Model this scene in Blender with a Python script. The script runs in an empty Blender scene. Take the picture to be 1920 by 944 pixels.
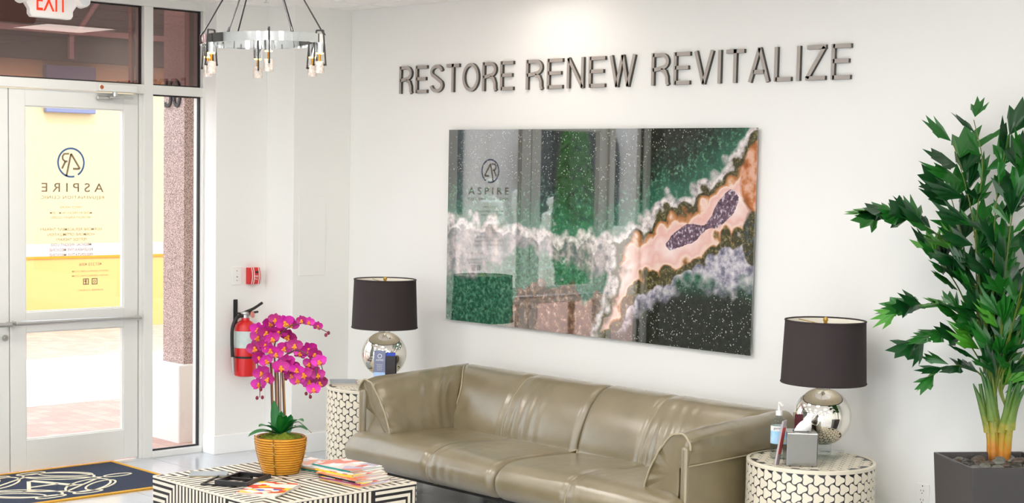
import bpy, math, random
import numpy as np
from mathutils import Vector, Matrix, noise

S = bpy.context.scene
COL = S.collection
R = random.Random(7)
PI = math.pi

# ------------------------------------------------------------------ camera
FPX = 3031.2; YAW, PIT, ROL = (math.radians(a) for a in (46.4076, -4.6554, 1.1492)); CX, CY = 960.0, 568.67
CAM = np.array([8.674, -6.367, 1.80])
_f = np.array([-math.sin(YAW)*math.cos(PIT), math.cos(YAW)*math.cos(PIT), math.sin(PIT)])
_r = np.array([math.cos(YAW), math.sin(YAW), 0.0]); _u = np.cross(_r, _f)
CR = math.cos(ROL)*_r + math.sin(ROL)*_u; CU = -math.sin(ROL)*_r + math.cos(ROL)*_u; CF = _f
cd = bpy.data.cameras.new('camera'); cam = bpy.data.objects.new('camera', cd); COL.objects.link(cam)
cam.matrix_world = Matrix(((CR[0], CU[0], -CF[0], CAM[0]), (CR[1], CU[1], -CF[1], CAM[1]), (CR[2], CU[2], -CF[2], CAM[2]), (0, 0, 0, 1)))
cd.sensor_width = 36; cd.lens = FPX/1920*36; cd.shift_y = (CY-472)/1920; cd.clip_end = 200
S.camera = cam
def ray(x, y): return (x-CX)/FPX*CR - (y-CY)/FPX*CU + CF
def at_z(x, y, z): d = ray(x, y); return Vector(CAM + d*((z-CAM[2])/d[2]))
def at_x(x, y, X): d = ray(x, y); return Vector(CAM + d*((X-CAM[0])/d[0]))
def at_y(x, y, Y): d = ray(x, y); return Vector(CAM + d*((Y-CAM[1])/d[1]))
def at_d(x, y, D): return Vector(CAM + ray(x, y)*D)

# ------------------------------------------------------------------ sky, sun, exposure
W = bpy.data.worlds.new('sky'); S.world = W; W.use_nodes = True
bgn = W.node_tree.nodes['Background']; bgn.inputs[0].default_value = (0.80, 0.90, 1.0, 1); bgn.inputs[1].default_value = 2.4
sd = bpy.data.lights.new('sun', 'SUN'); sd.energy = 1.6; sd.angle = math.radians(0.6); sd.color = (1.0, 0.95, 0.86)
sun = bpy.data.objects.new('sun', sd); COL.objects.link(sun)
sun.rotation_euler = Vector((-0.62, 0.28, -0.95)).to_track_quat('-Z', 'Y').to_euler()
PANEL_STRENGTH = 13.0
S.view_settings.view_transform = 'Standard'; S.view_settings.look = 'None'; S.view_settings.gamma = 1.0
S.view_settings.use_curve_mapping = False; S.view_settings.exposure = 0.62
S.cycles.max_bounces = 10; S.cycles.diffuse_bounces = 6; S.cycles.transparent_max_bounces = 16; S.cycles.glossy_bounces = 6
S.cycles.caustics_reflective = False; S.cycles.caustics_refractive = False; S.cycles.sample_clamp_indirect = 6.0

# ------------------------------------------------------------------ materials
def lin(c):
    return tuple(((v/255)/12.92 if v/255 <= 0.04045 else ((v/255+0.055)/1.055)**2.4) for v in c) + (1.0,)
MATS = {}
def mat(name, rgb, rough=0.5, metal=0.0, bump=0.0, bscale=50.0, vary=0.0, vscale=6.0, spec=0.5, emit=0.0, sheen=0.0, ior=None, coat=0.0, alpha=1.0, vrgb=None):
    if name in MATS: return MATS[name]
    m = bpy.data.materials.new(name); m.use_nodes = True; nt = m.node_tree; b = nt.nodes['Principled BSDF']
    b.inputs['Base Color'].default_value = lin(rgb); b.inputs['Roughness'].default_value = rough; b.inputs['Metallic'].default_value = metal
    b.inputs['Specular IOR Level'].default_value = spec
    if ior: b.inputs['IOR'].default_value = ior
    if coat: b.inputs['Coat Weight'].default_value = coat; b.inputs['Coat Roughness'].default_value = 0.05
    if sheen: b.inputs['Sheen Weight'].default_value = sheen
    if emit: b.inputs['Emission Color'].default_value = lin(rgb); b.inputs['Emission Strength'].default_value = emit
    tc = nt.nodes.new('ShaderNodeTexCoord')
    n = nt.nodes.new('ShaderNodeTexNoise'); n.inputs['Scale'].default_value = vscale; n.inputs['Detail'].default_value = 4
    nt.links.new(tc.outputs['Object'], n.inputs['Vector'])
    mix = nt.nodes.new('ShaderNodeMix'); mix.data_type = 'RGBA'
    mix.inputs[6].default_value = lin(rgb)
    d = lin(vrgb) if vrgb else tuple(max(0, c*(1-vary)) for c in lin(rgb)[:3]) + (1,)
    mix.inputs[7].default_value = d
    nt.links.new(n.outputs['Fac'], mix.inputs[0]); nt.links.new(mix.outputs[2], b.inputs['Base Color'])
    if bump:
        n2 = nt.nodes.new('ShaderNodeTexNoise'); n2.inputs['Scale'].default_value = bscale; n2.inputs['Detail'].default_value = 6
        nt.links.new(tc.outputs['Object'], n2.inputs['Vector'])
        bp = nt.nodes.new('ShaderNodeBump'); bp.inputs['Strength'].default_value = bump; bp.inputs['Distance'].default_value = 0.01
        nt.links.new(n2.outputs['Fac'], bp.inputs['Height']); nt.links.new(bp.outputs[0], b.inputs['Normal'])
    MATS[name] = m
    return m
def glass(name, tint=(255, 255, 255), ior=1.45, rough=0.0):
    if name in MATS: return MATS[name]
    m = bpy.data.materials.new(name); m.use_nodes = True; nt = m.node_tree; nt.nodes.clear()
    o = nt.nodes.new('ShaderNodeOutputMaterial'); t = nt.nodes.new('ShaderNodeBsdfTransparent'); t.inputs[0].default_value = lin(tint)
    g = nt.nodes.new('ShaderNodeBsdfGlossy'); g.inputs['Roughness'].default_value = rough
    f0 = ((ior-1)/(ior+1))**2; lw = nt.nodes.new('ShaderNodeLayerWeight'); lw.inputs[0].default_value = 0.5
    pw = nt.nodes.new('ShaderNodeMath'); pw.operation = 'POWER'; pw.inputs[1].default_value = 5.0; nt.links.new(lw.outputs['Facing'], pw.inputs[0])
    ma = nt.nodes.new('ShaderNodeMath'); ma.operation = 'MULTIPLY_ADD'; ma.inputs[1].default_value = 1-f0; ma.inputs[2].default_value = f0; nt.links.new(pw.outputs[0], ma.inputs[0])
    x = nt.nodes.new('ShaderNodeMixShader'); nt.links.new(ma.outputs[0], x.inputs[0]); nt.links.new(t.outputs[0], x.inputs[1]); nt.links.new(g.outputs[0], x.inputs[2])
    nt.links.new(x.outputs[0], o.inputs[0]); MATS[name] = m
    return m
def emis(name, rgb, s):
    if name in MATS: return MATS[name]
    m = bpy.data.materials.new(name); m.use_nodes = True; nt = m.node_tree; nt.nodes.clear()
    o = nt.nodes.new('ShaderNodeOutputMaterial'); e = nt.nodes.new('ShaderNodeEmission'); e.inputs[0].default_value = lin(rgb); e.inputs[1].default_value = s
    nt.links.new(e.outputs[0], o.inputs[0]); MATS[name] = m
    return m
def ramp(nt, fac, stops, interp='LINEAR'):
    r = nt.nodes.new('ShaderNodeValToRGB'); r.color_ramp.interpolation = interp
    el = r.color_ramp.elements
    while len(el) > 1: el.remove(el[-1])
    el[0].position = stops[0][0]; el[0].color = lin(stops[0][1])
    for p, c in stops[1:]:
        e = el.new(p); e.color = lin(c)
    nt.links.new(fac, r.inputs[0]); return r.outputs[0]

# ------------------------------------------------------------------ mesh building
class MB:
    def __init__(s): s.v = []; s.f = []; s.m = []; s.mi = 0
    def add(s, vs, fs):
        o = len(s.v); s.v += [tuple(p) for p in vs]; s.f += [tuple(i+o for i in f) for f in fs]; s.m += [s.mi]*len(fs); return s
    def box(s, a, b, M=None):
        x0, y0, z0 = (min(p, q) for p, q in zip(a, b)); x1, y1, z1 = (max(p, q) for p, q in zip(a, b))
        vs = [(x0, y0, z0), (x1, y0, z0), (x1, y1, z0), (x0, y1, z0), (x0, y0, z1), (x1, y0, z1), (x1, y1, z1), (x0, y1, z1)]
        if M: vs = [M @ Vector(p) for p in vs]
        return s.add(vs, [(3, 2, 1, 0), (4, 5, 6, 7), (0, 1, 5, 4), (1, 2, 6, 5), (2, 3, 7, 6), (3, 0, 4, 7)])
    def grid(s, rows, cu=False, cv=False):   # rows of points; cu closes along a row, cv closes along rows
        n, k = len(rows), len(rows[0]); vs = [p for r in rows for p in r]; fs = []
        for i in range(n if cv else n-1):
            for j in range(k if cu else k-1):
                a, b = i*k+j, i*k+(j+1) % k; c, d = ((i+1) % n)*k+(j+1) % k, ((i+1) % n)*k+j
                fs.append((a, b, c, d))
        return s.add(vs, fs)
    def lathe(s, prof, n=32, M=None, cap=True):
        rows = [[((r*math.cos(2*PI*j/n)), (r*math.sin(2*PI*j/n)), z) for j in range(n)] for r, z in prof]
        if M: rows = [[M @ Vector(p) for p in r] for r in rows]
        o = len(s.v); s.grid(rows, cu=True)
        if cap:
            s.f.append(tuple(o+j for j in range(n))[::-1]); s.f.append(tuple(o+(len(prof)-1)*n+j for j in range(n))); s.m += [s.mi]*2
        return s
    def cyl(s, a, b, r, n=16, r2=None):
        a = Vector(a); b = Vector(b); d = b-a
        M = Matrix.Translation(a) @ d.to_track_quat('Z', 'Y').to_matrix().to_4x4()
        return s.lathe([(r, 0), (r2 if r2 is not None else r, d.length)], n, M)
    def tube(s, pts, r, n=8, closed=False, cap=True):
        pts = [Vector(p) for p in pts]; N = len(pts); rr = r if isinstance(r, (list, tuple)) else [r]*N
        rows = []; up = None
        for i, p in enumerate(pts):
            t = (pts[(i+1) % N]-pts[i-1]) if closed else (pts[min(i+1, N-1)]-pts[max(i-1, 0)])
            t.normalize()
            if up is None: up = t.orthogonal().normalized()
            up = (up - t*up.dot(t))
            up = up.normalized() if up.length > 1e-6 else t.orthogonal().normalized()
            w = t.cross(up)
            rows.append([p+up*(rr[i]*math.cos(2*PI*j/n))+w*(rr[i]*math.sin(2*PI*j/n)) for j in range(n)])
        o = len(s.v); s.grid(rows, cu=True, cv=closed)
        if not closed and cap:
            s.f.append(tuple(o+j for j in range(n))[::-1]); s.f.append(tuple(o+(N-1)*n+j for j in range(n))); s.m += [s.mi]*2
        return s
    def prism(s, poly, z0, z1, M=None):
        n = len(poly); vs = [(x, y, z0) for x, y in poly]+[(x, y, z1) for x, y in poly]
        if M: vs = [M @ Vector(p) for p in vs]
        return s.add(vs, [tuple(range(n))[::-1], tuple(range(n, 2*n))]+[(i, (i+1) % n, n+(i+1) % n, n+i) for i in range(n)])
    def ribbon(s, pts, w, z0, z1, M=None, closed=False):
        pts = [Vector((p[0], p[1])) for p in pts]; pts = [p for i, p in enumerate(pts) if i == 0 or (p-pts[i-1]).length > 1e-5]; N = len(pts); L, Rr = [], []
        for i, p in enumerate(pts):
            a = pts[i-1] if (closed or i) else None; b = pts[(i+1) % N] if (closed or i < N-1) else None
            d1 = (p-a).normalized() if a is not None else None; d2 = (b-p).normalized() if b is not None else None
            if d1 is None: d1 = d2
            if d2 is None: d2 = d1
            n1 = Vector((-d1.y, d1.x)); n2 = Vector((-d2.y, d2.x)); nn = (n1+n2)
            nn = nn.normalized() if nn.length > 1e-6 else n1
            k = w/2/max(0.35, nn.dot(n1)); L.append(p+nn*k); Rr.append(p-nn*k)
        rows = [[(l.x, l.y, z1), (r_.x, r_.y, z1), (r_.x, r_.y, z0), (l.x, l.y, z0)] for l, r_ in zip(L, Rr)]
        if M: rows = [[M @ Vector(p) for p in r] for r in rows]
        o = len(s.v); s.grid([r[::-1] for r in rows], cu=True, cv=closed)
        if not closed: s.f += [(o, o+1, o+2, o+3), (o+4*N-1, o+4*N-2, o+4*N-3, o+4*N-4)]; s.m += [s.mi]*2
        return s
    def mesh(s, name, smooth=40):
        me = bpy.data.meshes.new(name); me.from_pydata(s.v, [], s.f); me.update()
        if any(s.m): me.polygons.foreach_set('material_index', s.m)
        if smooth:
            me.polygons.foreach_set('use_smooth', [True]*len(me.polygons)); me.set_sharp_from_angle(angle=math.radians(smooth))
        return me
    def build(s, name, mats, parent=None, smooth=40, bevel=0.0, segs=2, M=None):
        return link(name, s.mesh(name, smooth), mats, parent, bevel, segs, M)
def link(name, me, mats, parent=None, bevel=0.0, segs=2, M=None):
    mats = mats if isinstance(mats, (list, tuple)) else [mats]
    if not me.materials:
        for m in mats: me.materials.append(m)
    o = bpy.data.objects.new(name, me); COL.objects.link(o)
    if parent is not None: o.parent = parent
    if M is not None: o.matrix_local = M
    if bevel:
        b = o.modifiers.new('bevel', 'BEVEL'); b.width = bevel; b.segments = segs; b.limit_method = 'ANGLE'; b.angle_limit = math.radians(40)
    return o
def tag(o, label, cat, group=None):
    o['label'] = label; o['category'] = cat
    if group: o['group'] = group
    return o
def struct(o): o['kind'] = 'structure'; return o
def stuff(o): o['kind'] = 'stuff'; return o
def thing(name, label, cat, loc=(0, 0, 0), rz=0.0, group=None):
    o = bpy.data.objects.new(name, None); COL.objects.link(o); o.location = loc; o.rotation_euler = (0, 0, rz); o.empty_display_size = 0.1
    return tag(o, label, cat, group)
def box(name, a, b, m, parent=None, bevel=0.0, segs=2): return MB().box(a, b).build(name, m, parent, 0, bevel, segs)
def T(x=0, y=0, z=0): return Matrix.Translation((x, y, z))
def RZ(a): return Matrix.Rotation(a, 4, 'Z')
def RX(a): return Matrix.Rotation(a, 4, 'X')
def RY(a): return Matrix.Rotation(a, 4, 'Y')
def spline(pts, n=8):
    P = [Vector(p) for p in pts]; P = [P[0]*2-P[1]]+P+[P[-1]*2-P[-2]]; out = []
    for i in range(1, len(P)-2):
        for k in range(n):
            t = k/n; a, b, c, d = P[i-1:i+3]
            out.append(0.5*((2*b)+(c-a)*t+(2*a-5*b+4*c-d)*t*t+(3*b-a-3*c+d)*t**3))
    out.append(P[-2]); return out
_dg = None
def text_mesh(s, extrude=0.0, spacing=1.0, res=4, offset=0.0):
    cu = bpy.data.curves.new('txt', 'FONT'); cu.body = s; cu.size = 1.0; cu.extrude = extrude; cu.space_character = spacing; cu.resolution_u = res; cu.offset = offset
    cu.align_x = 'LEFT'
    o = bpy.data.objects.new('txt', cu); COL.objects.link(o)
    bpy.context.view_layer.update(); dg = bpy.context.evaluated_depsgraph_get()
    me = bpy.data.meshes.new_from_object(o.evaluated_get(dg)); bpy.data.objects.remove(o); bpy.data.curves.remove(cu)
    V = [v.co.copy() for v in me.vertices]; Fs = [tuple(p.vertices) for p in me.polygons]; bpy.data.meshes.remove(me)
    return V, Fs
def fit_text(s, x0, x1, z0, z1, depth, spacing=1.0, offset=0.0):
    """text fitted to a box: returns verts in (u, v, w) with u across, v up, w = thickness 0..depth"""
    V, Fs = text_mesh(s, 0.5 if depth else 0.0, spacing, 4, offset)
    a = min(v.x for v in V); b = max(v.x for v in V); c = min(v.y for v in V); d = max(v.y for v in V)
    return [Vector((x0+(v.x-a)/(b-a)*(x1-x0), z0+(v.y-c)/(d-c)*(z1-z0), (v.z+0.5)*depth if depth else 0)) for v in V], Fs
def islands(V, Fs):
    p = list(range(len(V)))
    def find(i):
        while p[i] != i: p[i] = p[p[i]]; i = p[i]
        return i
    key = {}
    for i, v in enumerate(V):
        k = (round(v.x, 5), round(v.y, 5), round(v.z, 5))
        if k in key: p[find(i)] = find(key[k])
        else: key[k] = i
    for f in Fs:
        for j in f[1:]: p[find(j)] = find(f[0])
    G = {}
    for f in Fs: G.setdefault(find(f[0]), []).append(f)
    out = []
    for fs in G.values():
        ids = sorted({i for f in fs for i in f}); mp = {i: k for k, i in enumerate(ids)}
        out.append(([V[i] for i in ids], [tuple(mp[i] for i in f) for f in fs]))
    out.sort(key=lambda g: min(v.x for v in g[0]))
    return out

# ------------------------------------------------------------------ room shell
H = 2.79; XW = 0.177; XJ = 0.465; RX1 = 11.2; RY0 = -8.2
m_wall = mat('wall_paint', (238, 237, 232), 0.6, bump=0.04, bscale=180, vary=0.02, vscale=1.5)
m_trim = mat('trim_paint', (246, 246, 243), 0.35, bump=0.01, bscale=40)
m_ceil = mat('ceiling_tile_board', (250, 247, 244), 0.85, bump=0.25, bscale=260)
m_grid = mat('ceiling_grid_metal', (245, 243, 240), 0.4)
m_grout = mat('floor_grout', (222, 222, 222), 0.8, bump=0.05)
m_tile = mat('floor_tile_porcelain', (204, 207, 212), 0.14, bump=0.01, bscale=30, vary=0.22, vscale=3.0)
m_alu = mat('storefront_aluminium', (224, 223, 217), 0.35, metal=0.0, bump=0.005, coat=0.2)
m_dark = mat('dark_gasket', (28, 28, 30), 0.6)
m_chrome = mat('chrome', (235, 238, 238), 0.06, metal=1.0)
m_steel = mat('brushed_steel', (205, 205, 203), 0.28, metal=1.0, bump=0.02, bscale=200)
m_black = mat('black_metal', (30, 27, 27), 0.45)
m_white = mat('white_plastic', (238, 236, 230), 0.4)
m_glass = glass('clear_glass')
m_tint = glass('tinted_transom_glass', (186, 160, 156), 2.2)

floor_o = struct(box('floor', (-0.03, RY0, -0.12), (RX1, 0.12, -0.004), m_grout))
TS = 0.61; tile_me = MB().box((0.0025, 0.0025, -0.004), (TS-0.0025, TS-0.0025, 0.0)).mesh('floor_tile', 0); tile_me.materials.append(m_tile)
for i in range(0, 19):
    for j in range(-13, 1):
        x0 = 0.09+TS*(i-1); y0 = -0.58+TS*(j); 
        if x0 >= RX1-0.02 or y0 < RY0 or y0+TS > 0.2: continue
        ax, ay = max(x0, 0.0), y0; bx, by = min(x0+TS, RX1), min(y0+TS, 0.0)
        if bx-ax < TS-0.01 or by-ay < TS-0.01:
            if bx-ax < 0.02 or by-ay < 0.02: continue
            box('floor_tile', (ax+0.0025, ay+0.0025, -0.004), (bx-0.0025, by-0.0025, 0), m_tile, floor_o)
        else:
            o = bpy.data.objects.new('floor_tile', tile_me); COL.objects.link(o); o.parent = floor_o; o.location = (x0, y0, 0)

ceil_o = struct(box('ceiling', (-0.3, RY0, H+0.012), (RX1, 0.12, H+0.5), m_ceil))
GX, GY = 0.85, -0.17
tile2 = MB().box((0.012, 0.012, 0.004), (TS-0.012, TS-0.012, 0.012)).mesh('ceiling_tile', 0); tile2.materials.append(m_ceil)
PANELS = [(GX+2*TS, GY-TS)]+[(GX+i*3*TS, GY-TS-j*3*TS) for j in (1, 2, 3) for i in range(6)]  # all panels after the first are added out of view to brighten the room
for i in range(-2, 17):
    for j in range(-14, 1):
        x0, y0 = GX+i*TS, GY+j*TS
        if any(abs(x0-a) < 0.1 and abs(y0-b) < 0.1 for a, b in PANELS): continue
        ax, bx, ay, by = max(x0, 0.0), min(x0+TS, RX1), max(y0, RY0), min(y0+TS, 0)
        if bx-ax < 0.05 or by-ay < 0.05: continue
        if i > 8 or j < -8:   # outside anything the picture could reach: left to the slab
            continue
        if bx-ax > TS-0.01 and by-ay > TS-0.01:
            o = bpy.data.objects.new('ceiling_tile', tile2); COL.objects.link(o); o.parent = ceil_o; o.location = (x0, y0, H)
        else: box('ceiling_tile', (ax+0.004, ay+0.004, H+0.004), (bx-0.004, by-0.004, H+0.012), m_ceil, ceil_o)
for i in range(0, 17): box('grid_bar', (GX+i*TS-0.012, RY0, H), (GX+i*TS+0.012, 0, H+0.012), m_grid, ceil_o)
for j in range(-13, 1): box('grid_bar', (0.0, GY+j*TS-0.012, H+0.0005), (RX1, GY+j*TS+0.012, H+0.012), m_grid, ceil_o)

struct(box('wall_back', (-0.3, 0, -0.12), (RX1+0.15, 0.15, H+0.5), m_wall))
struct(box('wall_right', (RX1, RY0, -0.12), (RX1+0.15, 0, H+0.5), m_wall))
WX = [(0.5, 3.0), (3.2, 5.7), (5.9, 8.4), (8.6, 11.1)]          # glazed street front behind the camera
wf = MB(); wf.box((-0.3, RY0-0.15, -0.12), (RX1+0.15, RY0, 0.10)); wf.box((-0.3, RY0-0.15, 2.6), (RX1+0.15, RY0, H+0.5))
xs_ = [-0.3]+[v for w in WX for v in w]+[RX1+0.15]
for a, c in zip(xs_[0::2], xs_[1::2]): wf.box((a, RY0-0.15, 0.10), (c, RY0, 2.6))
struct(wf.build('wall_front', m_wall, None, 0))
for k, (a, c) in enumerate(WX):
    w_ = MB()
    for q0, q1 in (((a, 0.10), (a+0.05, 2.6)), ((c-0.05, 0.10), (c, 2.6)), ((a+0.05, 0.10), (c-0.05, 0.15)), ((a+0.05, 2.55), (c-0.05, 2.6)), (((a+c)/2-0.025, 0.15), ((a+c)/2+0.025, 2.55))): w_.box((q0[0], RY0-0.10, q0[1]), (q1[0], RY0-0.04, q1[1]))
    wo = struct(w_.build('window_%d' % (k+5), m_alu, None, 0))
    for q0, q1 in ((a+0.05, (a+c)/2-0.025), ((a+c)/2+0.025, c-0.05)): box('pane', (q0, RY0-0.073, 0.15), (q1, RY0-0.067, 2.55), m_glass, wo)
struct(box('wall_left', (-0.06, -0.815, -0.12), (XW, -0.44, H+0.012), m_wall, bevel=0.003))
struct(box('wall_corner', (-0.06, -0.44, -0.12), (XJ, 0.0, H+0.012), m_wall, bevel=0.003))
struct(box('wall_entry', (-0.06, RY0, -0.12), (XW, -3.40, H+0.012), mat('charcoal_wall_paint', (66, 62, 58), 0.6, bump=0.04, bscale=180), bevel=0.003))
access = tag(MB().box((XJ, -0.395, 1.125), (XJ+0.004, -0.19, 1.62)).build('access_panel', m_wall, None, 0, 0.002), 'white painted access panel flush in the corner pillar', 'access panel')
# baseboards
def base(name, a, b): return struct(box(name, a, b, m_trim, None, 0.003))
base('baseboard_left', (XW, -0.827, 0), (XW+0.013, -0.44, 0.118))
base('baseboard_left_return', (0.06, -0.828, 0), (XW, -0.815, 0.118))
base('baseboard_corner', (XJ, -0.452, 0), (XJ+0.013, 0, 0.122))
base('baseboard_corner_return', (XW+0.013, -0.453, 0), (XJ+0.013, -0.44, 0.122))
base('baseboard_back', (XJ+0.013, -0.013, 0), (RX1, 0, 0.122))

# ------------------------------------------------------------------ storefront in the plane x = 0
Y1, Y2 = -2.985, -0.775
fr = struct(MB().box((-0.06, Y1-0.06, H-0.045), (0.045, Y2, H+0.012)).build('trim_1', m_alu, None, 0, 0.003))          # head
struct(MB().box((-0.06, Y1-0.42, 2.221), (0.045, Y2, 2.277)).build('trim_2', m_alu, None, 0, 0.003))                    # transom bar
struct(MB().box((-0.061, -1.239, 0), (0.046, -1.177, H-0.045)).build('trim_3', m_alu, None, 0, 0.003))                   # mullion by the door
struct(MB().box((-0.061, -0.826, 0), (0.046, Y2, H-0.045)).build('trim_4', m_alu, None, 0, 0.003))                       # right jamb
struct(MB().box((-0.06, -1.177, 0), (0.055, -0.826, 0.036)).build('trim_5', m_alu, None, 0, 0.003))                     # sill
struct(MB().box((-0.061, Y1, 0), (0.046, Y1+0.062, H-0.045)).build('trim_6', m_alu, None, 0, 0.003))
struct(MB().box((-0.061, -3.40, 0), (0.046, -3.35, H-0.045)).build('trim_7', m_alu, None, 0, 0.003))
struct(MB().box((-0.06, -3.40, H-0.045), (0.045, Y1-0.06, H+0.012)).build('trim_8', m_alu, None, 0, 0.003))
struct(MB().box((-0.05, -1.265+0.006, 0), (0.02, -1.239, 2.221)).build('trim_9', m_alu, None, 0, 0.002))                # door stop
def window(name, y0, y1, z0, z1, gm):
    w = MB()
    for a, b in (((-0.012, y0, z0), (0.012, y0+0.008, z1)), ((-0.012, y1-0.008, z0), (0.012, y1, z1)), ((-0.012, y0+0.008, z0), (0.012, y1-0.008, z0+0.008)), ((-0.012, y0+0.008, z1-0.008), (0.012, y1-0.008, z1))):
        w.box(a, b)
    o = struct(w.build(name, m_dark, None, 0))
    box('pane', (-0.003, y0+0.008, z0+0.008), (0.003, y1-0.008, z1-0.008), gm, o)
    return o
window('window_1', -1.177, -0.826, 0.036, 2.221, m_glass)
window('window_2', Y1+0.062, -1.239, 2.277, H-0.045, m_tint)
window('window_3', -1.177, -0.826, 2.277, H-0.045, m_tint)
window('window_4', -3.35, Y1, 0.0, 2.221, m_glass)
window('window_9', -3.35, Y1, 2.277, H-0.045, m_tint)
# orange-brown strips imitating the frame edge's reflection in the transom glass
m_bronze = mat('bronze_paint', (176, 92, 44), 0.4)
struct(box('trim_10', (-0.10, -1.262, 2.278), (-0.061, -1.245, H-0.02), m_bronze)); struct(box('trim_11', (-0.10, -0.86, 2.278), (-0.061, -0.83, H-0.02), m_bronze))

def door(name, y0, y1, hinge_right):
    d = struct(MB().box((-0.022, y0, 0.012), (0.022, y0+0.098, 2.216)).build(name, m_alu, None, 0, 0.003))
    box('stile', (-0.022, y1-0.096, 0.012), (0.022, y1, 2.216), m_alu, d, 0.003)
    for z0, z1 in ((0.012, 0.188), (0.818, 0.934), (2.120, 2.216)): box('rail', (-0.022, y0+0.098, z0), (0.022, y1-0.096, z1), m_alu, d, 0.002)
    for z0, z1 in ((0.188, 0.818), (0.934, 2.120)):
        g = MB()
        ya, yb = y0+0.098, y1-0.096
        for a, b in (((-0.014, ya, z0), (0.014, ya+0.006, z1)), ((-0.014, yb-0.006, z0), (0.014, yb, z1)), ((-0.014, ya+0.006, z0), (0.014, yb-0.006, z0+0.006)), ((-0.014, ya+0.006, z1-0.006), (0.014, yb-0.006, z1))): g.box(a, b)
        g.build('glazing_bead', m_alu, d, 0)
        box('pane', (-0.003, ya+0.006, z0+0.006), (0.003, yb-0.006, z1-0.006), m_glass, d)
    pb = MB().tube(spline([(0.022, y0+0.02, 0.876), (0.06, y0+0.022, 0.876), (0.07, y0+0.05, 0.876), (0.07, (y0+y1)/2, 0.874), (0.07, y1-0.05, 0.872), (0.06, y1-0.012, 0.872), (0.022, y1-0.01, 0.872)], 5), 0.0135, 12).build('push_bar', m_steel, d)
    return d
d1 = door('door_1', -2.094, -1.266, True)
d2 = door('door_2', -2.926, -2.100, False)
MB().cyl((0.022, -2.128, 0.793), (0.034, -2.128, 0.793), 0.017, 20).cyl((0.034, -2.128, 0.793), (0.037, -2.128, 0.793), 0.008, 12).build('lock_cylinder', m_steel, d2)
# hydraulic closer: body on the transom bar, arm to the door
clo = thing('door_closer', 'silver hydraulic door closer above the glass door', 'door closer', (0.045, -1.45, 2.245))
MB().box((0, -0.115, -0.024), (0.05, 0.135, 0.022)).build('closer_body', m_alu, clo, 0, 0.006)
MB().cyl((0.025, 0.0, -0.024), (0.025, 0.0, -0.05), 0.014, 14).build('spindle', m_steel, clo)
MB().box((0.012, -0.03, -0.062), (0.034, 0.12, -0.05)).build('closer_arm', m_steel, clo, 0, 0.003)
MB().box((-0.02, -0.10, -0.07), (0.006, 0.0, -0.052)).build('arm_shoe', m_steel, clo, 0, 0.003)
MB().cyl((0.0505, -0.10, 0.0), (0.052, -0.10, 0.0), 0.012, 12).build('valve_cap', m_bronze, clo)
# printed lettering on the inside of the door glass (reads from outside, so it is mirrored in here)
m_ink = mat('taupe_vinyl', (140, 120, 96), 0.6); m_ink2 = mat('blue_vinyl', (74, 104, 150), 0.6); m_ink3 = mat('pale_vinyl', (164, 146, 116), 0.7)
def decal(name, s, yc, z0, z1, width, m, spacing=1.0):
    V, Fs = fit_text(s, -width/2, width/2, z0, z1, 0, spacing, 0.008)
    return MB().add([(0.0042, yc+(-v.x), v.y) for v in V], [f[::-1] for f in Fs]).build(name, m, d1, 0)
ym = -1.70
def arc(c, r, a0, a1, n): return [(c[0]+r*math.cos(a0+(a1-a0)*i/n), c[1]+r*math.sin(a0+(a1-a0)*i/n)) for i in range(n+1)]
MY = Matrix(((0, 0, 1, 0), (-1, 0, 0, 0), (0, 1, 0, 0), (0, 0, 0, 1)))     # (u, v, w) -> (x=w, y=-u, z=v): mirrored for the inside
def emb(name, pts, w, m, closed=False, c=(0, 1.80), yc=ym):
    return MB().ribbon([(p[0], p[1]+c[1]) for p in pts], w, 0.0035, 0.0045, T(0, yc, 0) @ MY, closed).build(name, m, d1, 0)
emb('logo_ring', arc((0, 0), 0.083, math.radians(-105), math.radians(238), 40), 0.011, m_ink2)
emb('logo_letter', [(-0.058, -0.036), (0.0, 0.052), (0.0, 0.052)][:2]+[], 0.012, m_ink)
emb('logo_letter', [(-0.054, -0.036), (-0.012, -0.036)], 0.012, m_ink)
emb('logo_letter', [(0.0, 0.052), (0.03, -0.08)], 0.012, m_ink)
emb('logo_letter', [(0.012, 0.052), (0.044, 0.050), (0.054, 0.036), (0.052, 0.018), (0.040, 0.008), (0.022, 0.006)], 0.011, m_ink)
emb('logo_letter', [(0.036, 0.006), (0.058, -0.036)], 0.012, m_ink)
decal('lettering', 'ASPIRE', ym+0.012, 1.628, 1.681, 0.40, m_ink, 1.6)
decal('lettering', 'REJUVENATION CLINIC', ym+0.012, 1.582, 1.606, 0.405, m_ink3, 1.15)
z = 1.545
for s, wd, hh in (('OFFICE HOURS', 0.14, 0.012), ('MONDAY-FRIDAY: 9A.M - 5P.M', 0.27, 0.014), ('SATURDAY-SUNDAY: CLOSED', 0.26, 0.014)):
    decal('lettering', s, ym, z-hh, z, wd, m_ink3); z -= 0.032 if hh < 0.013 else 0.026
z = 1.418
for s, wd in (('HORMONE REPLACEMENT THERAPY', 0.40), ('HORMONE OPTIMIZATION', 0.30), ('PEPTIDE THERAPY', 0.20), ('MEDICAL WEIGHT LOSS', 0.26), ('REGENERATIVE MEDICINE', 0.28), ('PREVENTATIVE MEDICINE', 0.28)):
    decal('lettering', s, ym, z-0.017, z, wd, m_ink3); z -= 0.030
decal('lettering', '407.233.4006', -1.575, 1.192, 1.210, 0.15, m_ink3)
for zz, wd in ((1.165, 0.24), (1.138, 0.24), (1.052, 0.17)):
    decal('lettering', 'WWW.ASPIRECLINIC.COM' if wd > 0.2 else 'ASPIRE CLINIC', -1.575, zz-0.010, zz, wd, m_ink3)
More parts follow.
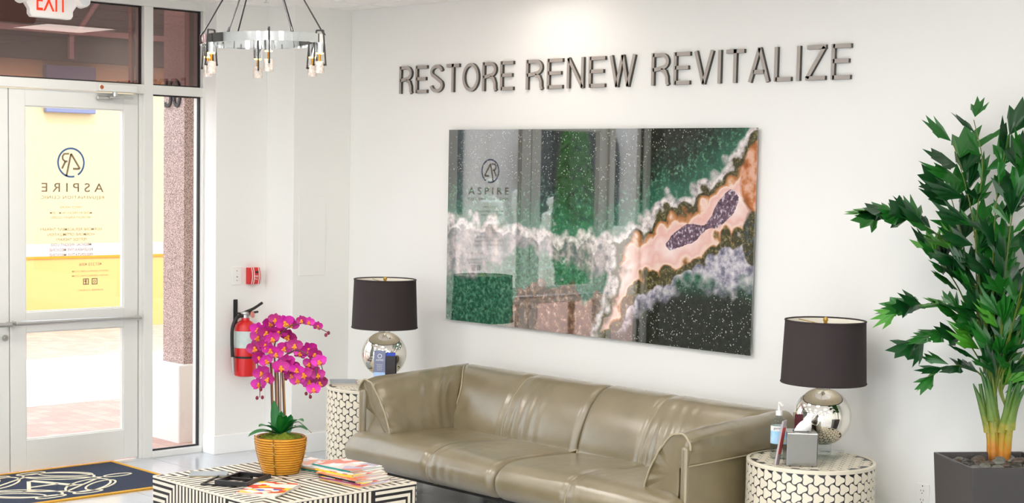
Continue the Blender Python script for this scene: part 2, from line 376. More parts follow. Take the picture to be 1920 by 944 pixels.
for yy in (-1.605, -1.548):
    b = MB(); b.ribbon([(-0.016, -0.016), (0.016, -0.016), (0.016, 0.016), (-0.016, 0.016)], 0.006, 0.0035, 0.0045, T(0, yy, 1.098) @ MY, True)
    if yy > -1.57: b.ribbon(arc((0, 0), 0.007, 0, 2*PI*0.97, 14), 0.004, 0.0035, 0.0045, T(0, yy, 1.098) @ MY, True)
    else: b.box((0.0035, yy-0.004, 1.084), (0.0045, yy+0.003, 1.112)).box((0.0035, yy-0.011, 1.098), (0.0045, yy+0.006, 1.103))
    b.build('icon', m_ink, d1, 0)

# ------------------------------------------------------------------ outside
def ground_mat():
    m = bpy.data.materials.new('brick_paving'); m.use_nodes = True; nt = m.node_tree; b = nt.nodes['Principled BSDF']
    tc = nt.nodes.new('ShaderNodeTexCoord'); br = nt.nodes.new('ShaderNodeTexBrick'); br.inputs['Scale'].default_value = 4.0
    br.inputs['Color1'].default_value = lin((206, 168, 154)); br.inputs['Color2'].default_value = lin((190, 150, 138)); br.inputs['Mortar'].default_value = lin((160, 140, 132))
    br.inputs['Mortar Size'].default_value = 0.012; br.inputs['Row Height'].default_value = 0.42
    nt.links.new(tc.outputs['Object'], br.inputs['Vector']); nt.links.new(br.outputs[0], b.inputs['Base Color']); b.inputs['Roughness'].default_value = 0.8
    return m
struct(box('ground', (-40, -40, -0.20), (-0.03, 40, -0.012), ground_mat()))
struct(box('ground_street', (-40, -60, -0.40), (60, 60, -0.20), mat('street_concrete', (196, 192, 184), 0.85, bump=0.1, bscale=6)))
struct(box('sunlit_strip', (-5.0, -3.2, -0.012), (-2.35, 40, -0.006), mat('sunlit_concrete', (232, 230, 224), 0.8, bump=0.1, bscale=20)))  # pale strip paints in the band of sun on the paving
m_yel = mat('yellow_stucco', (206, 172, 106), 0.8, bump=0.1, bscale=60); m_crm = mat('cream_stucco', (206, 187, 144), 0.8, bump=0.1, bscale=60)
m_lil = mat('pale_lilac_paint', (190, 184, 184), 0.7); m_ora = mat('orange_line_paint', (206, 140, 20), 0.7); m_brn = mat('brown_fascia', (78, 70, 62), 0.8, bump=0.1, bscale=20)
bl = thing('building', 'cream and yellow stucco building across the walkway behind the glass door', 'building', (-7.32, 3, 0))
box('lower_wall', (-1.0, -6.0, -0.05), (0, 14, 0.775), m_yel, bl); box('upper_wall', (-1.0, -6.0, 0.775), (-0.001, 14, 2.90), m_crm, bl)
box('painted_line', (-0.5, -6.0, 0.765), (0.012, 14, 0.79), m_ora, bl); box('painted_band', (-0.5, -6.0, 0.79), (0.006, 14, 0.925), m_lil, bl)
fa = box('fascia', (-1.0, -6.0, 2.88), (0.10, 14, 4.6), m_brn, bl)
m_beam = mat('mauve_reflection', (150, 124, 122), 0.7)  # mauve bars imitate ceiling lines reflected in the transom glass
box('reflection_bar', (0.10, -6.0, 3.16), (0.16, 14, 3.22), m_beam, fa)
for yy in (-2.2, -0.85, 0.6, 2.0): box('reflection_post', (0.10, yy, 2.9), (0.15, yy+0.05, 3.16), m_beam, fa)
for yy in (-2.0, -0.75, 0.7, 1.9): MB().add([(0.11, yy, 3.22), (0.11, yy+0.05, 3.22), (0.11, yy+0.42, 3.75), (0.11, yy+0.37, 3.75), (0.15, yy, 3.22), (0.15, yy+0.05, 3.22), (0.15, yy+0.42, 3.75), (0.15, yy+0.37, 3.75)], [(3, 2, 1, 0), (4, 5, 6, 7), (0, 1, 5, 4), (1, 2, 6, 5), (2, 3, 7, 6), (3, 0, 4, 7)]).build('reflection_brace', m_beam, fa, 0)
sg = tag(MB().box((-7.31, 1.915, 2.33), (-7.24, 2.50, 2.83)).build('wall_sign', mat('slate_blue_panel', (110, 116, 150), 0.5), None, 0, 0.01), 'blue grey blank sign panel on the yellow wall behind the transom', 'sign')
# granite column with house number
def granite():
    m = bpy.data.materials.new('pink_granite'); m.use_nodes = True; nt = m.node_tree; b = nt.nodes['Principled BSDF']
    tc = nt.nodes.new('ShaderNodeTexCoord'); n = nt.nodes.new('ShaderNodeTexNoise'); n.inputs['Scale'].default_value = 160; n.inputs['Detail'].default_value = 3
    nt.links.new(tc.outputs['Object'], n.inputs['Vector'])
    nt.links.new(ramp(nt, n.outputs['Fac'], [(0.36, (74, 60, 58)), (0.46, (150, 124, 118)), (0.54, (196, 166, 156)), (0.64, (222, 204, 196))]), b.inputs['Base Color']); b.inputs['Roughness'].default_value = 0.45
    return m
gc = thing('granite_column', 'pink speckled granite column on a white plinth outside the sidelight', 'column', (-0.52, -0.45, 0))
box('plinth', (-0.20, -0.29, -0.02), (0.16, 0.28, 0.50), mat('white_plinth', (238, 232, 226), 0.7, bump=0.1, bscale=40), gc, 0.01)
sh = box('shaft', (-0.13, -0.23, 0.50), (0.12, 0.22, 4.6), granite(), gc)
V, Fs = fit_text('50', -0.105, 0.085, 2.17, 2.345, 0.012)
MB().add([(v.x, -0.23-v.z, v.y) for v in V], Fs).build('house_number', m_dark, sh, 0)
struct(box('wall_facade', (-0.34, -0.30, -0.02), (-0.06, 3.0, 4.4), mat('exterior_stucco', (240, 222, 186), 0.8)))
struct(box('roof', (-0.06, RY0-0.2, H+0.52), (RX1+0.2, 0.2, H+0.9), m_brn))
# courtyard that shows only as a reflection in the glossy print
m_stone = mat('pale_cast_stone', (240, 237, 230), 0.8, bump=0.2, bscale=20)
m_leaf2 = mat('shrub_leaf', (58, 150, 40), 0.5, vary=0.5, vscale=8, spec=0.4)
cf = thing('courtyard_building', 'pale stucco courtyard building with dark arched doorway, reflected in the print', 'building', (-12.3, -14.7, 0))
cf.rotation_euler.z = math.radians(-45)
box('wall', (-9, -0.5, -0.05), (9, 0, 4.5), mat('courtyard_stucco', (238, 236, 230), 0.8), cf)
ar = MB().prism([(-0.9, 0), (0.9, 0)]+[(0.9*math.cos(a), 2.1+0.9*math.sin(a)) for a in np.linspace(0, PI, 14)], 0, 0.35, Matrix(((1, 0, 0, 0.25), (0, 0, 1, 0.0), (0, 1, 0, 0), (0, 0, 0, 1)))).build('arched_doorway', mat('dark_awning', (40, 46, 52), 0.7), cf, 0)
for xx in (-4.5, -2.2, 3.6): box('window', (xx-0.5, 0, 1.0), (xx+0.5, 0.05, 2.6), mat('dark_window', (60, 74, 78), 0.2), cf)
lw = struct(box('wall_garden', (-1.6, -0.2, -0.02), (3.5, 0.2, 1.0), m_stone)); lw.location = (-8.6, -11.0, 0); lw.rotation_euler.z = math.radians(-45)
for k, (x, y, hgt) in enumerate(((-7.8, -9.55, 1.9), (-7.9, -10.25, 1.35), (-7.0, -8.2, 1.7))):
    st = thing('statue', ('tall pale stone statue on a pedestal in the courtyard, reflected in the print', 'shorter pale stone statue beside the garden wall, reflected in the print', 'pale stone statue nearest the logo reflection in the print')[k], 'statue', (x, y, -0.012))
    MB().box((-0.22, -0.22, 0), (0.22, 0.22, 0.45)).build('pedestal', m_stone, st, 0, 0.02)
    pf = [(0.17, 0.45), (0.19, 0.52), (0.15, 0.75), (0.13, 0.45+0.5*hgt*0.75), (0.17, 0.45+0.62*hgt*0.75), (0.16, 0.45+0.75*hgt*0.75), (0.06, 0.45+0.8*hgt*0.75), (0.055, 0.45+0.84*hgt*0.75), (0.095, 0.45+0.9*hgt*0.75), (0.085, 0.45+0.97*hgt*0.75), (0.01, 0.45+hgt*0.75)]
    MB().lathe(pf, 18).tube(spline([(0.15, 0, 0.45+0.72*hgt*0.75), (0.24, 0.05, 0.45+0.55*hgt*0.75), (0.12, 0.16, 0.45+0.5*hgt*0.75)]), 0.045, 8).build('figure', m_stone, st)
def leaf_cloud(rng, n, fn, size):
    b = MB()
    for _ in range(n):
        p, nr = fn(rng); q = Vector(nr).to_track_quat('Z', 'Y').to_matrix().to_4x4(); M = T(*p) @ q @ RZ(rng.random()*6.28) @ RX(rng.uniform(-0.7, 0.7)); s_ = size*rng.uniform(0.7, 1.3)
        b.add([M @ Vector(v) for v in ((0, -s_, 0), (s_*0.5, 0, s_*0.12), (0, s_, 0), (-s_*0.5, 0, s_*0.12))], [(0, 1, 2), (0, 2, 3)])
    return b
tr = thing('courtyard_shrub', 'bright green columnar shrub in the courtyard, reflected in the print', 'shrub', (-4.0, -6.68, -0.012))
MB().cyl((0, 0, 0), (0, 0, 1.6), 0.04, 10).build('stem', mat('bark', (110, 84, 60), 0.9), tr)
def shr(r):
    z = r.uniform(0.45, 2.3); a = r.random()*6.28; w = 0.24*(1-abs(z-1.2)/1.7)**0.6; return (w*math.cos(a), w*math.sin(a), z), (math.cos(a), math.sin(a), 0.4)
stuff(leaf_cloud(R, 2200, shr, 0.045).build('foliage', m_leaf2, tr, 0))
oc = thing('patio_chair', 'dark patio chair out in the courtyard, reflected low in the print', 'chair', (-5.2, -6.0, -0.012), 0.6)
m_pat = mat('dark_patio_frame', (58, 52, 48), 0.5)
for sx in (-1, 1):
    for sy in (-1, 1): MB().cyl((sx*0.22, sy*0.22, 0), (sx*0.22, sy*0.22, 0.44 if sy < 0 else 0.9), 0.018, 8).build('leg', m_pat, oc)
box('seat', (-0.25, -0.25, 0.42), (0.25, 0.25, 0.46), m_pat, oc)
for k in range(4): box('back_slat', (-0.22, 0.205, 0.54+k*0.09), (0.22, 0.225, 0.59+k*0.09), m_pat, oc)

# ------------------------------------------------------------------ ceiling panel lights
m_lite = emis('panel_glow', (255, 251, 247), PANEL_STRENGTH); m_lite2 = emis('panel_glow_dim', (255, 244, 234), PANEL_STRENGTH*0.24)
ORD = ('first', 'second', 'third', 'fourth', 'fifth', 'sixth')
for k, (x, y) in enumerate(PANELS):
    if x+TS > RX1 or y < RY0: continue
    lab = 'square ceiling panel light near the back wall, mirrored in the transom glass' if k == 0 else f'added unseen ceiling panel light, {ORD[(k-1) % 6]} from the entrance, {ORD[(k-1)//6]} row off the picture wall'
    t = thing('ceiling_light', lab, 'ceiling light', (x+TS/2, y+TS/2, H), 0, 'square ceiling panel lights')
    f = MB()
    for a, b in (((-0.295, -0.295, -0.004), (0.295, -0.275, 0.012)), ((-0.295, 0.275, -0.004), (0.295, 0.295, 0.012)), ((-0.295, -0.275, -0.004), (-0.275, 0.275, 0.012)), ((0.275, -0.275, -0.004), (0.295, 0.275, 0.012))): f.box(a, b)
    f.build('frame', m_grid, t, 0)
    box('diffuser', (-0.275, -0.275, -0.001), (0.275, 0.275, 0.006), m_lite if k else m_lite2, t)
sp = thing('sprinkler', 'small white ceiling sprinkler head near the entrance', 'sprinkler', (0.72, -0.83, H))
MB().lathe([(0.032, 0.0), (0.03, -0.006), (0.012, -0.008)], 18).build('escutcheon', m_white, sp)
MB().cyl((0, 0, -0.006), (0, 0, -0.03), 0.007, 10).cyl((0, 0, -0.03), (0, 0, -0.033), 0.016, 14).build('head', m_steel, sp)

# ------------------------------------------------------------------ glossy agate print on the back wall
def agate():
    m = bpy.data.materials.new('agate_print'); m.use_nodes = True; nt = m.node_tree; N = nt.nodes; Lk = nt.links; b = N['Principled BSDF']
    tc = N.new('ShaderNodeTexCoord'); sx = N.new('ShaderNodeSeparateXYZ'); Lk.new(tc.outputs['Object'], sx.inputs[0])   # object x 0..W, z 0..Ht
    def math_(op, a, c=None, d=None):
        n = N.new('ShaderNodeMath'); n.operation = op
        for i, v in enumerate((a, c, d)):
            if v is None: continue
            if isinstance(v, (int, float)): n.inputs[i].default_value = v
            else: Lk.new(v, n.inputs[i])
        return n.outputs[0]
    def noise_(scale, det=4, rough=0.5, vec=None, kind=None):
        n = N.new('ShaderNodeTexNoise'); n.inputs['Scale'].default_value = scale; n.inputs['Detail'].default_value = det; n.inputs['Roughness'].default_value = rough
        Lk.new(vec or tc.outputs['Object'], n.inputs['Vector']); return n.outputs['Fac']
    def curve(u, pts):
        n = N.new('ShaderNodeFloatCurve'); c = n.mapping.curves[0]
        c.points[0].location = pts[0]; c.points[1].location = pts[-1]
        for p in pts[1:-1]: c.points.new(*p)
        n.mapping.update(); Lk.new(u, n.inputs['Value']); return n.outputs[0]
    u = math_('DIVIDE', sx.outputs[0], 2.284); v = math_('DIVIDE', sx.outputs[2], 1.124)
    vo = N.new('ShaderNodeTexVoronoi'); vo.inputs['Scale'].default_value = 13; Lk.new(tc.outputs['Object'], vo.inputs['Vector'])
    scal = math_('MULTIPLY', math_('SUBTRACT', vo.outputs['Distance'], 0.35), 0.10)
    wob = math_('ADD', math_('MULTIPLY', math_('SUBTRACT', noise_(4.5, 3), 0.5), 0.09), math_('MULTIPLY', math_('SUBTRACT', noise_(22, 5, 0.6), 0.5), 0.045))
    wv = math_('ADD', math_('ADD', v, wob), scal); wv2 = math_('ADD', math_('SUBTRACT', v, wob), scal)
    def above(c, src, sharp=60.0):
        n = N.new('ShaderNodeClamp'); Lk.new(math_('MULTIPLY', math_('SUBTRACT', src, c), sharp), n.inputs[0]); return n.outputs[0]
    def mixc(f, x, y):
        n = N.new('ShaderNodeMix'); n.data_type = 'RGBA'; Lk.new(f, n.inputs[0])
        for i, q in ((6, x), (7, y)):
            if isinstance(q, tuple): n.inputs[i].default_value = lin(q)
            else: Lk.new(q, n.inputs[i])
        return n.outputs[2]
    # crystalline sparkle over near-black green
    vs = N.new('ShaderNodeTexVoronoi'); vs.inputs['Scale'].default_value = 75; Lk.new(tc.outputs['Object'], vs.inputs['Vector'])
    spk = math_('MULTIPLY', math_('LESS_THAN', vs.outputs['Distance'], 0.24), math_('GREATER_THAN', noise_(24, 3), 0.50))
    n40 = noise_(45, 5, 0.7)
    black = mixc(math_('MULTIPLY', spk, 0.6), ramp(nt, n40, [(0.35, (20, 24, 20)), (0.6, (48, 52, 42)), (0.75, (86, 90, 80))]), (206, 210, 200))
    green = ramp(nt, n40, [(0.30, (24, 66, 48)), (0.52, (52, 108, 82)), (0.70, (120, 156, 132))])
    fringe = ramp(nt, noise_(26, 5, 0.65), [(0.32, (128, 122, 128)), (0.48, (206, 196, 192)), (0.64, (242, 234, 230))])
    olive = ramp(nt, noise_(60, 5, 0.7), [(0.34, (40, 36, 20)), (0.54, (86, 80, 46)), (0.70, (150, 142, 104))])
    lav = ramp(nt, noise_(15, 6, 0.65), [(0.28, (70, 74, 92)), (0.42, (132, 130, 146)), (0.54, (200, 194, 200)), (0.68, (238, 232, 228))])
    brn = ramp(nt, noise_(24, 6, 0.7), [(0.30, (40, 28, 22)), (0.48, (88, 64, 46)), (0.58, (134, 106, 84)), (0.72, (216, 202, 192))])
    blu = ramp(nt, noise_(13, 6, 0.65), [(0.26, (56, 66, 66)), (0.44, (112, 114, 116)), (0.56, (170, 158, 156)), (0.72, (226, 208, 202))])
    cP0 = curve(u, [(0, 0), (0.56, 0.04), (0.60, 0.12), (0.64, 0.23), (0.70, 0.335), (0.77, 0.37), (0.81, 0.40), (0.86, 0.44), (0.91, 0.53), (0.97, 0.555), (1, 0.58)])
    cP1 = curve(u, [(0, 0.36), (0.58, 0.36), (0.63, 0.43), (0.66, 0.50), (0.70, 0.53), (0.75, 0.60), (0.81, 0.62), (0.85, 0.67), (0.92, 0.78), (0.96, 0.84), (1, 0.91)])
    cF = curve(u, [(0, 0.50), (0.20, 0.50), (0.35, 0.47), (0.47, 0.45), (0.57, 0.46), (0.62, 0.495), (0.65, 0.52), (0.70, 0.56), (0.74, 0.64), (0.78, 0.65), (0.84, 0.70), (0.89, 0.77), (0.94, 0.85), (0.98, 0.96), (1, 1.0)])
    cL = curve(u, [(0, 0.05), (0.62, 0.05), (0.70, 0.17), (0.76, 0.24), (0.86, 0.30), (0.92, 0.27), (1, 0.30)])
    cO = curve(u, [(0, 0), (0.56, 0.0), (0.64, 0.16), (0.70, 0.265), (0.76, 0.31), (0.81, 0.335), (0.86, 0.39), (0.93, 0.49), (1, 0.52)])
    # inside the pink: pale centre, rosy rim with a tan line
    inn = math_('MINIMUM', math_('SUBTRACT', wv2, cP0), math_('SUBTRACT', cP1, wv))
    pink = ramp(nt, math_('MULTIPLY', inn, 4.0), [(0.0, (176, 118, 74)), (0.05, (206, 148, 100)), (0.10, (240, 214, 198)), (0.20, (232, 184, 172)), (0.38, (240, 206, 196)), (0.62, (250, 234, 226)), (0.9, (246, 226, 218))])
    pink = mixc(math_('MULTIPLY', above(0.56, noise_(9, 5, 0.6), 6.0), 0.45), pink, (228, 160, 146))
    core = math_('SUBTRACT', math_('ADD', math_('ABSOLUTE', math_('SUBTRACT', v, curve(u, [(0, 0.45), (0.74, 0.46), (0.80, 0.51), (0.85, 0.54), (0.88, 0.58), (0.91, 0.63), (0.95, 0.68), (1, 0.7)]))), math_('MULTIPLY', wob, 0.5)), curve(u, [(0, 0), (0.745, 0), (0.77, 0.030), (0.80, 0.042), (0.84, 0.034), (0.868, 0.018), (0.90, 0.055), (0.93, 0.060), (0.950, 0.02), (0.958, 0), (1, 0)]))
    inc = math_('MULTIPLY', math_('LESS_THAN', core, 0.0), math_('MULTIPLY', math_('GREATER_THAN', u, 0.75), math_('LESS_THAN', u, 0.955)))
    pink = mixc(inc, pink, ramp(nt, noise_(70, 3), [(0.35, (80, 58, 74)), (0.55, (124, 100, 114)), (0.66, (206, 196, 206))]))
    right = mixc(above(0.16, wv, 6.0), black, green)
    right = mixc(above(0.22, v, 9.0), black, right)
    right = mixc(above(cL, wv2, 14.0), right, lav)
    right = mixc(above(cO, wv2), right, olive)
    right = mixc(above(cP0, wv2), right, pink)
    right = mixc(above(cP1, wv), right, olive)
    # left: green moss, pale clouds, a brown geode at the bottom
    left = mixc(above(curve(u, [(0, 0.25), (0.08, 0.23), (0.13, 0.27), (0.20, 0.33), (0.29, 0.40), (0.45, 0.33), (1, 0.3)]), wv2, 22.0), green, blu)
    left = mixc(math_('MULTIPLY', math_('SUBTRACT', 1.0, above(curve(u, [(0, 0.0), (0.22, 0.0), (0.255, 0.14), (0.29, 0.22), (0.45, 0.25), (0.51, 0.20), (0.59, 0.28), (1, 0.3)]), wv2)), above(0.235, u, 40.0)), left, brn)
    sd_ = math_('ADD', math_('SUBTRACT', u, curve(v, [(0, 0.55), (0.14, 0.58), (0.27, 0.61), (0.37, 0.605), (0.49, 0.585), (1, 0.55)])), math_('MULTIPLY', math_('ADD', wob, scal), 0.5))
    out = mixc(above(-0.035, sd_), left, fringe); out = mixc(above(-0.012, sd_), out, olive); out = mixc(above(0.012, sd_), out, right)
    gap = math_('SUBTRACT', wv, cF)
    top = ramp(nt, math_('MULTIPLY', gap, 3.0), [(0.0, (210, 200, 196)), (0.08, (190, 184, 186)), (0.12, (96, 118, 110)), (0.20, (50, 106, 84)), (0.42, (36, 80, 62)), (0.62, (30, 38, 32))])
    top = mixc(above(0.04, gap, 30.0), fringe, mixc(above(0.20, gap, 8.0), mixc(0.5 if False else above(0.45, n40, 4.0), top, green), black))
    out = mixc(above(cF, wv), out, top)
    def blob(cu, cv, ru, rv, src, prev, soft=5.0):
        du = math_('DIVIDE', math_('SUBTRACT', u, cu), ru); dw = math_('DIVIDE', math_('SUBTRACT', v, cv), rv)
        d = math_('ADD', math_('ADD', math_('MULTIPLY', du, du), math_('MULTIPLY', dw, dw)), math_('MULTIPLY', wob, 8.0))
        n = N.new('ShaderNodeClamp'); Lk.new(math_('MULTIPLY', math_('SUBTRACT', 1.0, d), soft), n.inputs[0]); return mixc(n.outputs[0], prev, src)
    out = blob(1.01, 0.52, 0.045, 0.14, mixc(above(0.5, n40, 5.0), olive, (60, 90, 110)), out, 5.0)
    out = blob(1.01, 0.78, 0.055, 0.16, ramp(nt, noise_(14, 4), [(0.35, (150, 84, 40)), (0.5, (196, 122, 70)), (0.62, (226, 176, 150))]), out, 4.0)
    Lk.new(out, b.inputs['Base Color']); b.inputs['Roughness'].default_value = 0.02; b.inputs['IOR'].default_value = 2.5
    b.inputs['Coat Weight'].default_value = 0.0
    return m
pic = thing('picture', 'large glossy agate stone print with pink and green bands on the back wall', 'picture', (1.447, -0.022, 0.914))
MB().box((0, -0.006, 0), (2.284, 0.0, 1.124)).build('print', agate(), pic, 0)
MB().box((0.10, 0.0, 0.10), (2.184, 0.0215, 1.024)).build('mounting_frame', m_steel, pic, 0)

# ------------------------------------------------------------------ raised letters
MLET = Matrix(((1, 0, 0, 0), (0, 0, -1, 0), (0, 1, 0, 0), (0, 0, 0, 1)))
hs = 0.0205/0.166/2; T1 = 1-hs
def bow(cx, cy, rx, ry, a0, a1, n=12): return [(cx+rx*math.cos(a0+(a1-a0)*i/n), cy+ry*math.sin(a0+(a1-a0)*i/n)) for i in range(n+1)]
GW = dict(R=0.60, E=0.53, S=0.58, T=0.56, O=0.70, N=0.60, W=0.84, V=0.60, I=0.115, A=0.62, L=0.50, Z=0.58)
GLYPH = {'E': [([(0, 0), (0, 1)], False), ([(0, T1), (1.12, T1)], False), ([(0, 0.52), (1.0, 0.52)], False), ([(0, hs), (1.12, hs)], False)],
 'R': [([(0, 0), (0, 1)], False), ([(0, T1), (0.55, T1)]+bow(0.55, 0.735, 0.42, T1-0.735, PI/2, -PI/2)+[(0, 0.475)], False), ([(0.55, 0.475), (0.82, 0.42), (0.94, 0.26), (0.96, 0.08), (1.02, 0)], False)],
 'S': [(bow(0.5, 0.745, 0.48, T1-0.745, 0.12, PI*1.18, 14)+[(0.55, 0.50)]+bow(0.5, 0.262, 0.5, 0.262-hs, 0.55, -PI*0.98, 14), False)],
 'T': [([(-0.1, T1), (1.1, T1)], False), ([(0.5, 0), (0.5, 1)], False)], 'O': [(bow(0.5, 0.5, 0.5, 0.5-hs, 0, 2*PI*31/32, 31), True)],
 'N': [([(0.1, 0), (0.1, 1)], False), ([(0.9, 0), (0.9, 1)], False), ([(0.1, 0.98), (0.9, 0.02)], False)], 'W': [([(0.06, 1), (0.29, 0), (0.29, 0)][:2], False), ([(0.29, 0), (0.5, 1)], False), ([(0.5, 1), (0.71, 0)], False), ([(0.71, 0), (0.94, 1)], False)],
 'V': [([(0.06, 1), (0.5, 0)], False), ([(0.5, 0), (0.94, 1)], False)], 'I': [([(0.5, 0), (0.5, 1)], False)], 'A': [([(0.06, 0), (0.5, 1)], False), ([(0.5, 1), (0.94, 0)], False), ([(0.22, 0.30), (0.78, 0.30)], False)],
 'L': [([(0, 0), (0, 1)], False), ([(0, hs), (1.12, hs)], False)], 'Z': [([(0.06, T1), (0.98, T1)], False), ([(0.02, hs), (0.98, hs)], False), ([(0.91, T1), (0.09, hs)], False)]}
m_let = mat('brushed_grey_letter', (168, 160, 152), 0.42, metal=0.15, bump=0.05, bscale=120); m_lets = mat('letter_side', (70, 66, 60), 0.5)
for wd, x0, x1, lab in (('RESTORE', 0.963, 1.974, 'brushed grey metal word RESTORE raised on the back wall, first word'), ('RENEW', 2.078, 2.907, 'brushed grey metal word RENEW raised on the back wall, middle word'), ('REVITALIZE', 3.018, 4.251, 'brushed grey metal word REVITALIZE raised on the back wall, last word')):
    t = thing('wall_word', lab, 'lettering', (x0, 0, 2.260), 0, 'raised words above the picture')
    adv = [GW[c] for c in wd]; tot = sum(adv)-0.0; k_ = (x1-x0)/(tot+0.145*(len(wd)-1)); x_ = 0.0
    for c, w_ in zip(wd, adv):
        me = MB(); wl = w_*k_; sw = 0.0195
        for pts, closed in GLYPH[c]:
            P_ = [(sw/2+(wl-sw)*px_ if c not in 'VWANZ' else (wl*px_), 0.166*py_) for px_, py_ in pts]
            me.ribbon([(x_+q[0], q[1]) for q in P_], sw, 0.0, 0.017, MLET, closed)
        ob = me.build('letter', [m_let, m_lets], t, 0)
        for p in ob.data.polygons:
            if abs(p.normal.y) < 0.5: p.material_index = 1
        x_ += wl+0.145*k_

# ------------------------------------------------------------------ wall fittings
swp = thing('switch_plate', 'white rocker switch plate on the left wall', 'switch', (XW, -0.662, 1.116))
MB().box((0, -0.036, -0.058), (0.006, 0.036, 0.058)).build('plate', m_white, swp, 0, 0.003); MB().box((0.006, -0.006, -0.014), (0.009, 0.006, 0.014)).build('toggle', m_white, swp, 0, 0.001)
for zz in (-0.03, 0.03): MB().cyl((0.006, 0, zz), (0.0068, 0, zz), 0.003, 8).build('screw', m_dark, swp)
MB().box((0.009, -0.003, -0.010), (0.011, 0.003, -0.004)).build('toggle_mark', m_dark, swp, 0)
m_red = mat('fire_red', (206, 12, 16), 0.3, coat=0.3)
fa_ = thing('fire_alarm', 'red fire alarm pull station with white stripes beside the switch', 'fire alarm', (XW, -0.548, 1.113))
rows = []
for i in range(9):
    zz = -0.052+0.104*i/8; xx = 0.03+0.016*math.cos((i-4)/4*1.3)
    rows.append([(0, -0.042, zz), (xx, -0.042, zz), (xx, 0.042, zz), (0, 0.042, zz)])
b = MB(); b.grid(rows); b.f += [(0, 1, 2, 3)[::1], tuple(32+i for i in (3, 2, 1, 0))]; b.m += [0, 0]; b.build('housing', m_red, fa_)
for y0, w_ in ((-0.027, 0.005), (-0.013, 0.005), (0.024, 0.005), (0.036, 0.004)):
    MB().grid([[(0.0308+0.016*math.cos((i-4)/4*1.3), y0, -0.052+0.104*i/8), (0.0308+0.016*math.cos((i-4)/4*1.3), y0+w_, -0.052+0.104*i/8)] for i in range(9)]).build('stripe', m_white, fa_)
MB().box((0.044, -0.002, 0.018), (0.049, 0.018, 0.03)).build('pull_slot', m_dark, fa_, 0)
V, Fs = fit_text('FIRE', -0.013, 0.013, -0.008, 0.004, 0); MB().add([(0.0475, 0.006+v.x, v.y) for v in V], Fs).build('lettering', m_white, fa_, 0)
V, Fs = fit_text('PULL', -0.011, 0.011, -0.024, -0.014, 0); MB().add([(0.0465, 0.006+v.x, v.y) for v in V], Fs).build('lettering', m_white, fa_, 0)
out = thing('wall_outlet', 'white duplex outlet low on the back wall beside the planter', 'outlet', (4.719, 0, 0.366))
MB().box((-0.035, -0.006, -0.058), (0.035, 0, 0.058)).build('plate', m_white, out, 0, 0.003)
for zz in (0.021, -0.021):
    s_ = MB().prism([(0.017*math.cos(a), max(-0.013, min(0.013, 0.017*math.sin(a)))) for a in np.linspace(0, 2*PI, 20)[:-1]], 0.006, 0.0075, T(0, 0, zz) @ RX(PI/2)).build('socket', m_white, out, 0)
    for xx in (-0.007, 0.007): box('slot', (xx-0.001, -0.0082, zz+0.001), (xx+0.001, -0.0075, zz+0.009), m_dark, s_)
    MB().cyl((0, -0.0075, zz-0.007), (0, -0.0083, zz-0.007), 0.0025, 8).build('slot', m_dark, s_)
MB().cyl((0, -0.006, 0.047), (0, -0.0068, 0.047), 0.003, 8).build('screw', m_dark, out)

# fire extinguisher on its bracket
ex = thing('fire_extinguisher', 'red fire extinguisher with black hose hanging on the left wall', 'fire extinguisher', (XW+0.085, -0.650, 0.492))
MB().lathe([(0.058, 0.0), (0.066, 0.006), (0.067, 0.02), (0.067, 0.30), (0.060, 0.325), (0.040, 0.342), (0.026, 0.35), (0.024, 0.365)], 32).build('cylinder', m_red, ex)
MB().lathe([(0.0675, 0.18), (0.0675, 0.285)], 32, cap=False).build('label_sheet', mat('label_sheet', (210, 222, 216), 0.5, vary=0.3, vscale=30), ex)
MB().lathe([(0.022, 0.362), (0.022, 0.385), (0.03, 0.39), (0.03, 0.40), (0.016, 0.405)], 18).cyl((0, 0, 0.385), (0.0, 0.05, 0.39), 0.016, 14).build('valve', m_steel, ex)
MB().cyl((0.03, 0.03, 0.385), (0.036, 0.033, 0.386), 0.02, 16).build('gauge', mat('gauge_face', (220, 130, 120), 0.3), ex)
MB().tube(spline([(0.0, -0.02, 0.395), (0.01, 0.05, 0.42), (0.015, 0.115, 0.455)]), 0.009, 8).build('squeeze_lever', m_black, ex)
MB().tube(spline([(0.0, -0.01, 0.388), (0.01, 0.04, 0.395), (0.012, 0.085, 0.40)]), 0.007, 8).build('carry_handle', m_black, ex)
MB().box((-0.085, -0.034, 0.30), (-0.079, -0.004, 0.475)).box((-0.08, -0.03, 0.385), (-0.02, -0.008, 0.395)).build('bracket', m_black, ex, 0, 0.002)
MB().tube(spline([(0, -0.015, 0.378), (0.0, -0.06, 0.37), (0.0, -0.094, 0.31), (0.0, -0.098, 0.22), (0.0, -0.093, 0.125)], 8), 0.011, 10).build('hose', m_black, ex)
MB().cyl((0, -0.093, 0.125), (0, -0.086, 0.03), 0.011, 12, 0.009).build('nozzle', m_steel, ex)
MB().lathe([(0.0685, 0.115), (0.0685, 0.128)], 32, cap=False).box((0.06, 0.03, 0.115), (0.075, 0.06, 0.14)).build('strap', m_black, ex)
tg = MB().box((0.068, 0.005, 0.150), (0.070, 0.085, 0.318)).build('inspection_tag', mat('tag_card', (240, 226, 220), 0.6), ex, 0)
for k in range(5): box('print_line', (0.0701, 0.012, 0.285-0.022*k), (0.0705, 0.07-0.006*(k % 2), 0.289-0.022*k), m_red if k < 2 else mat('pale_print', (210, 180, 172), 0.7), tg)

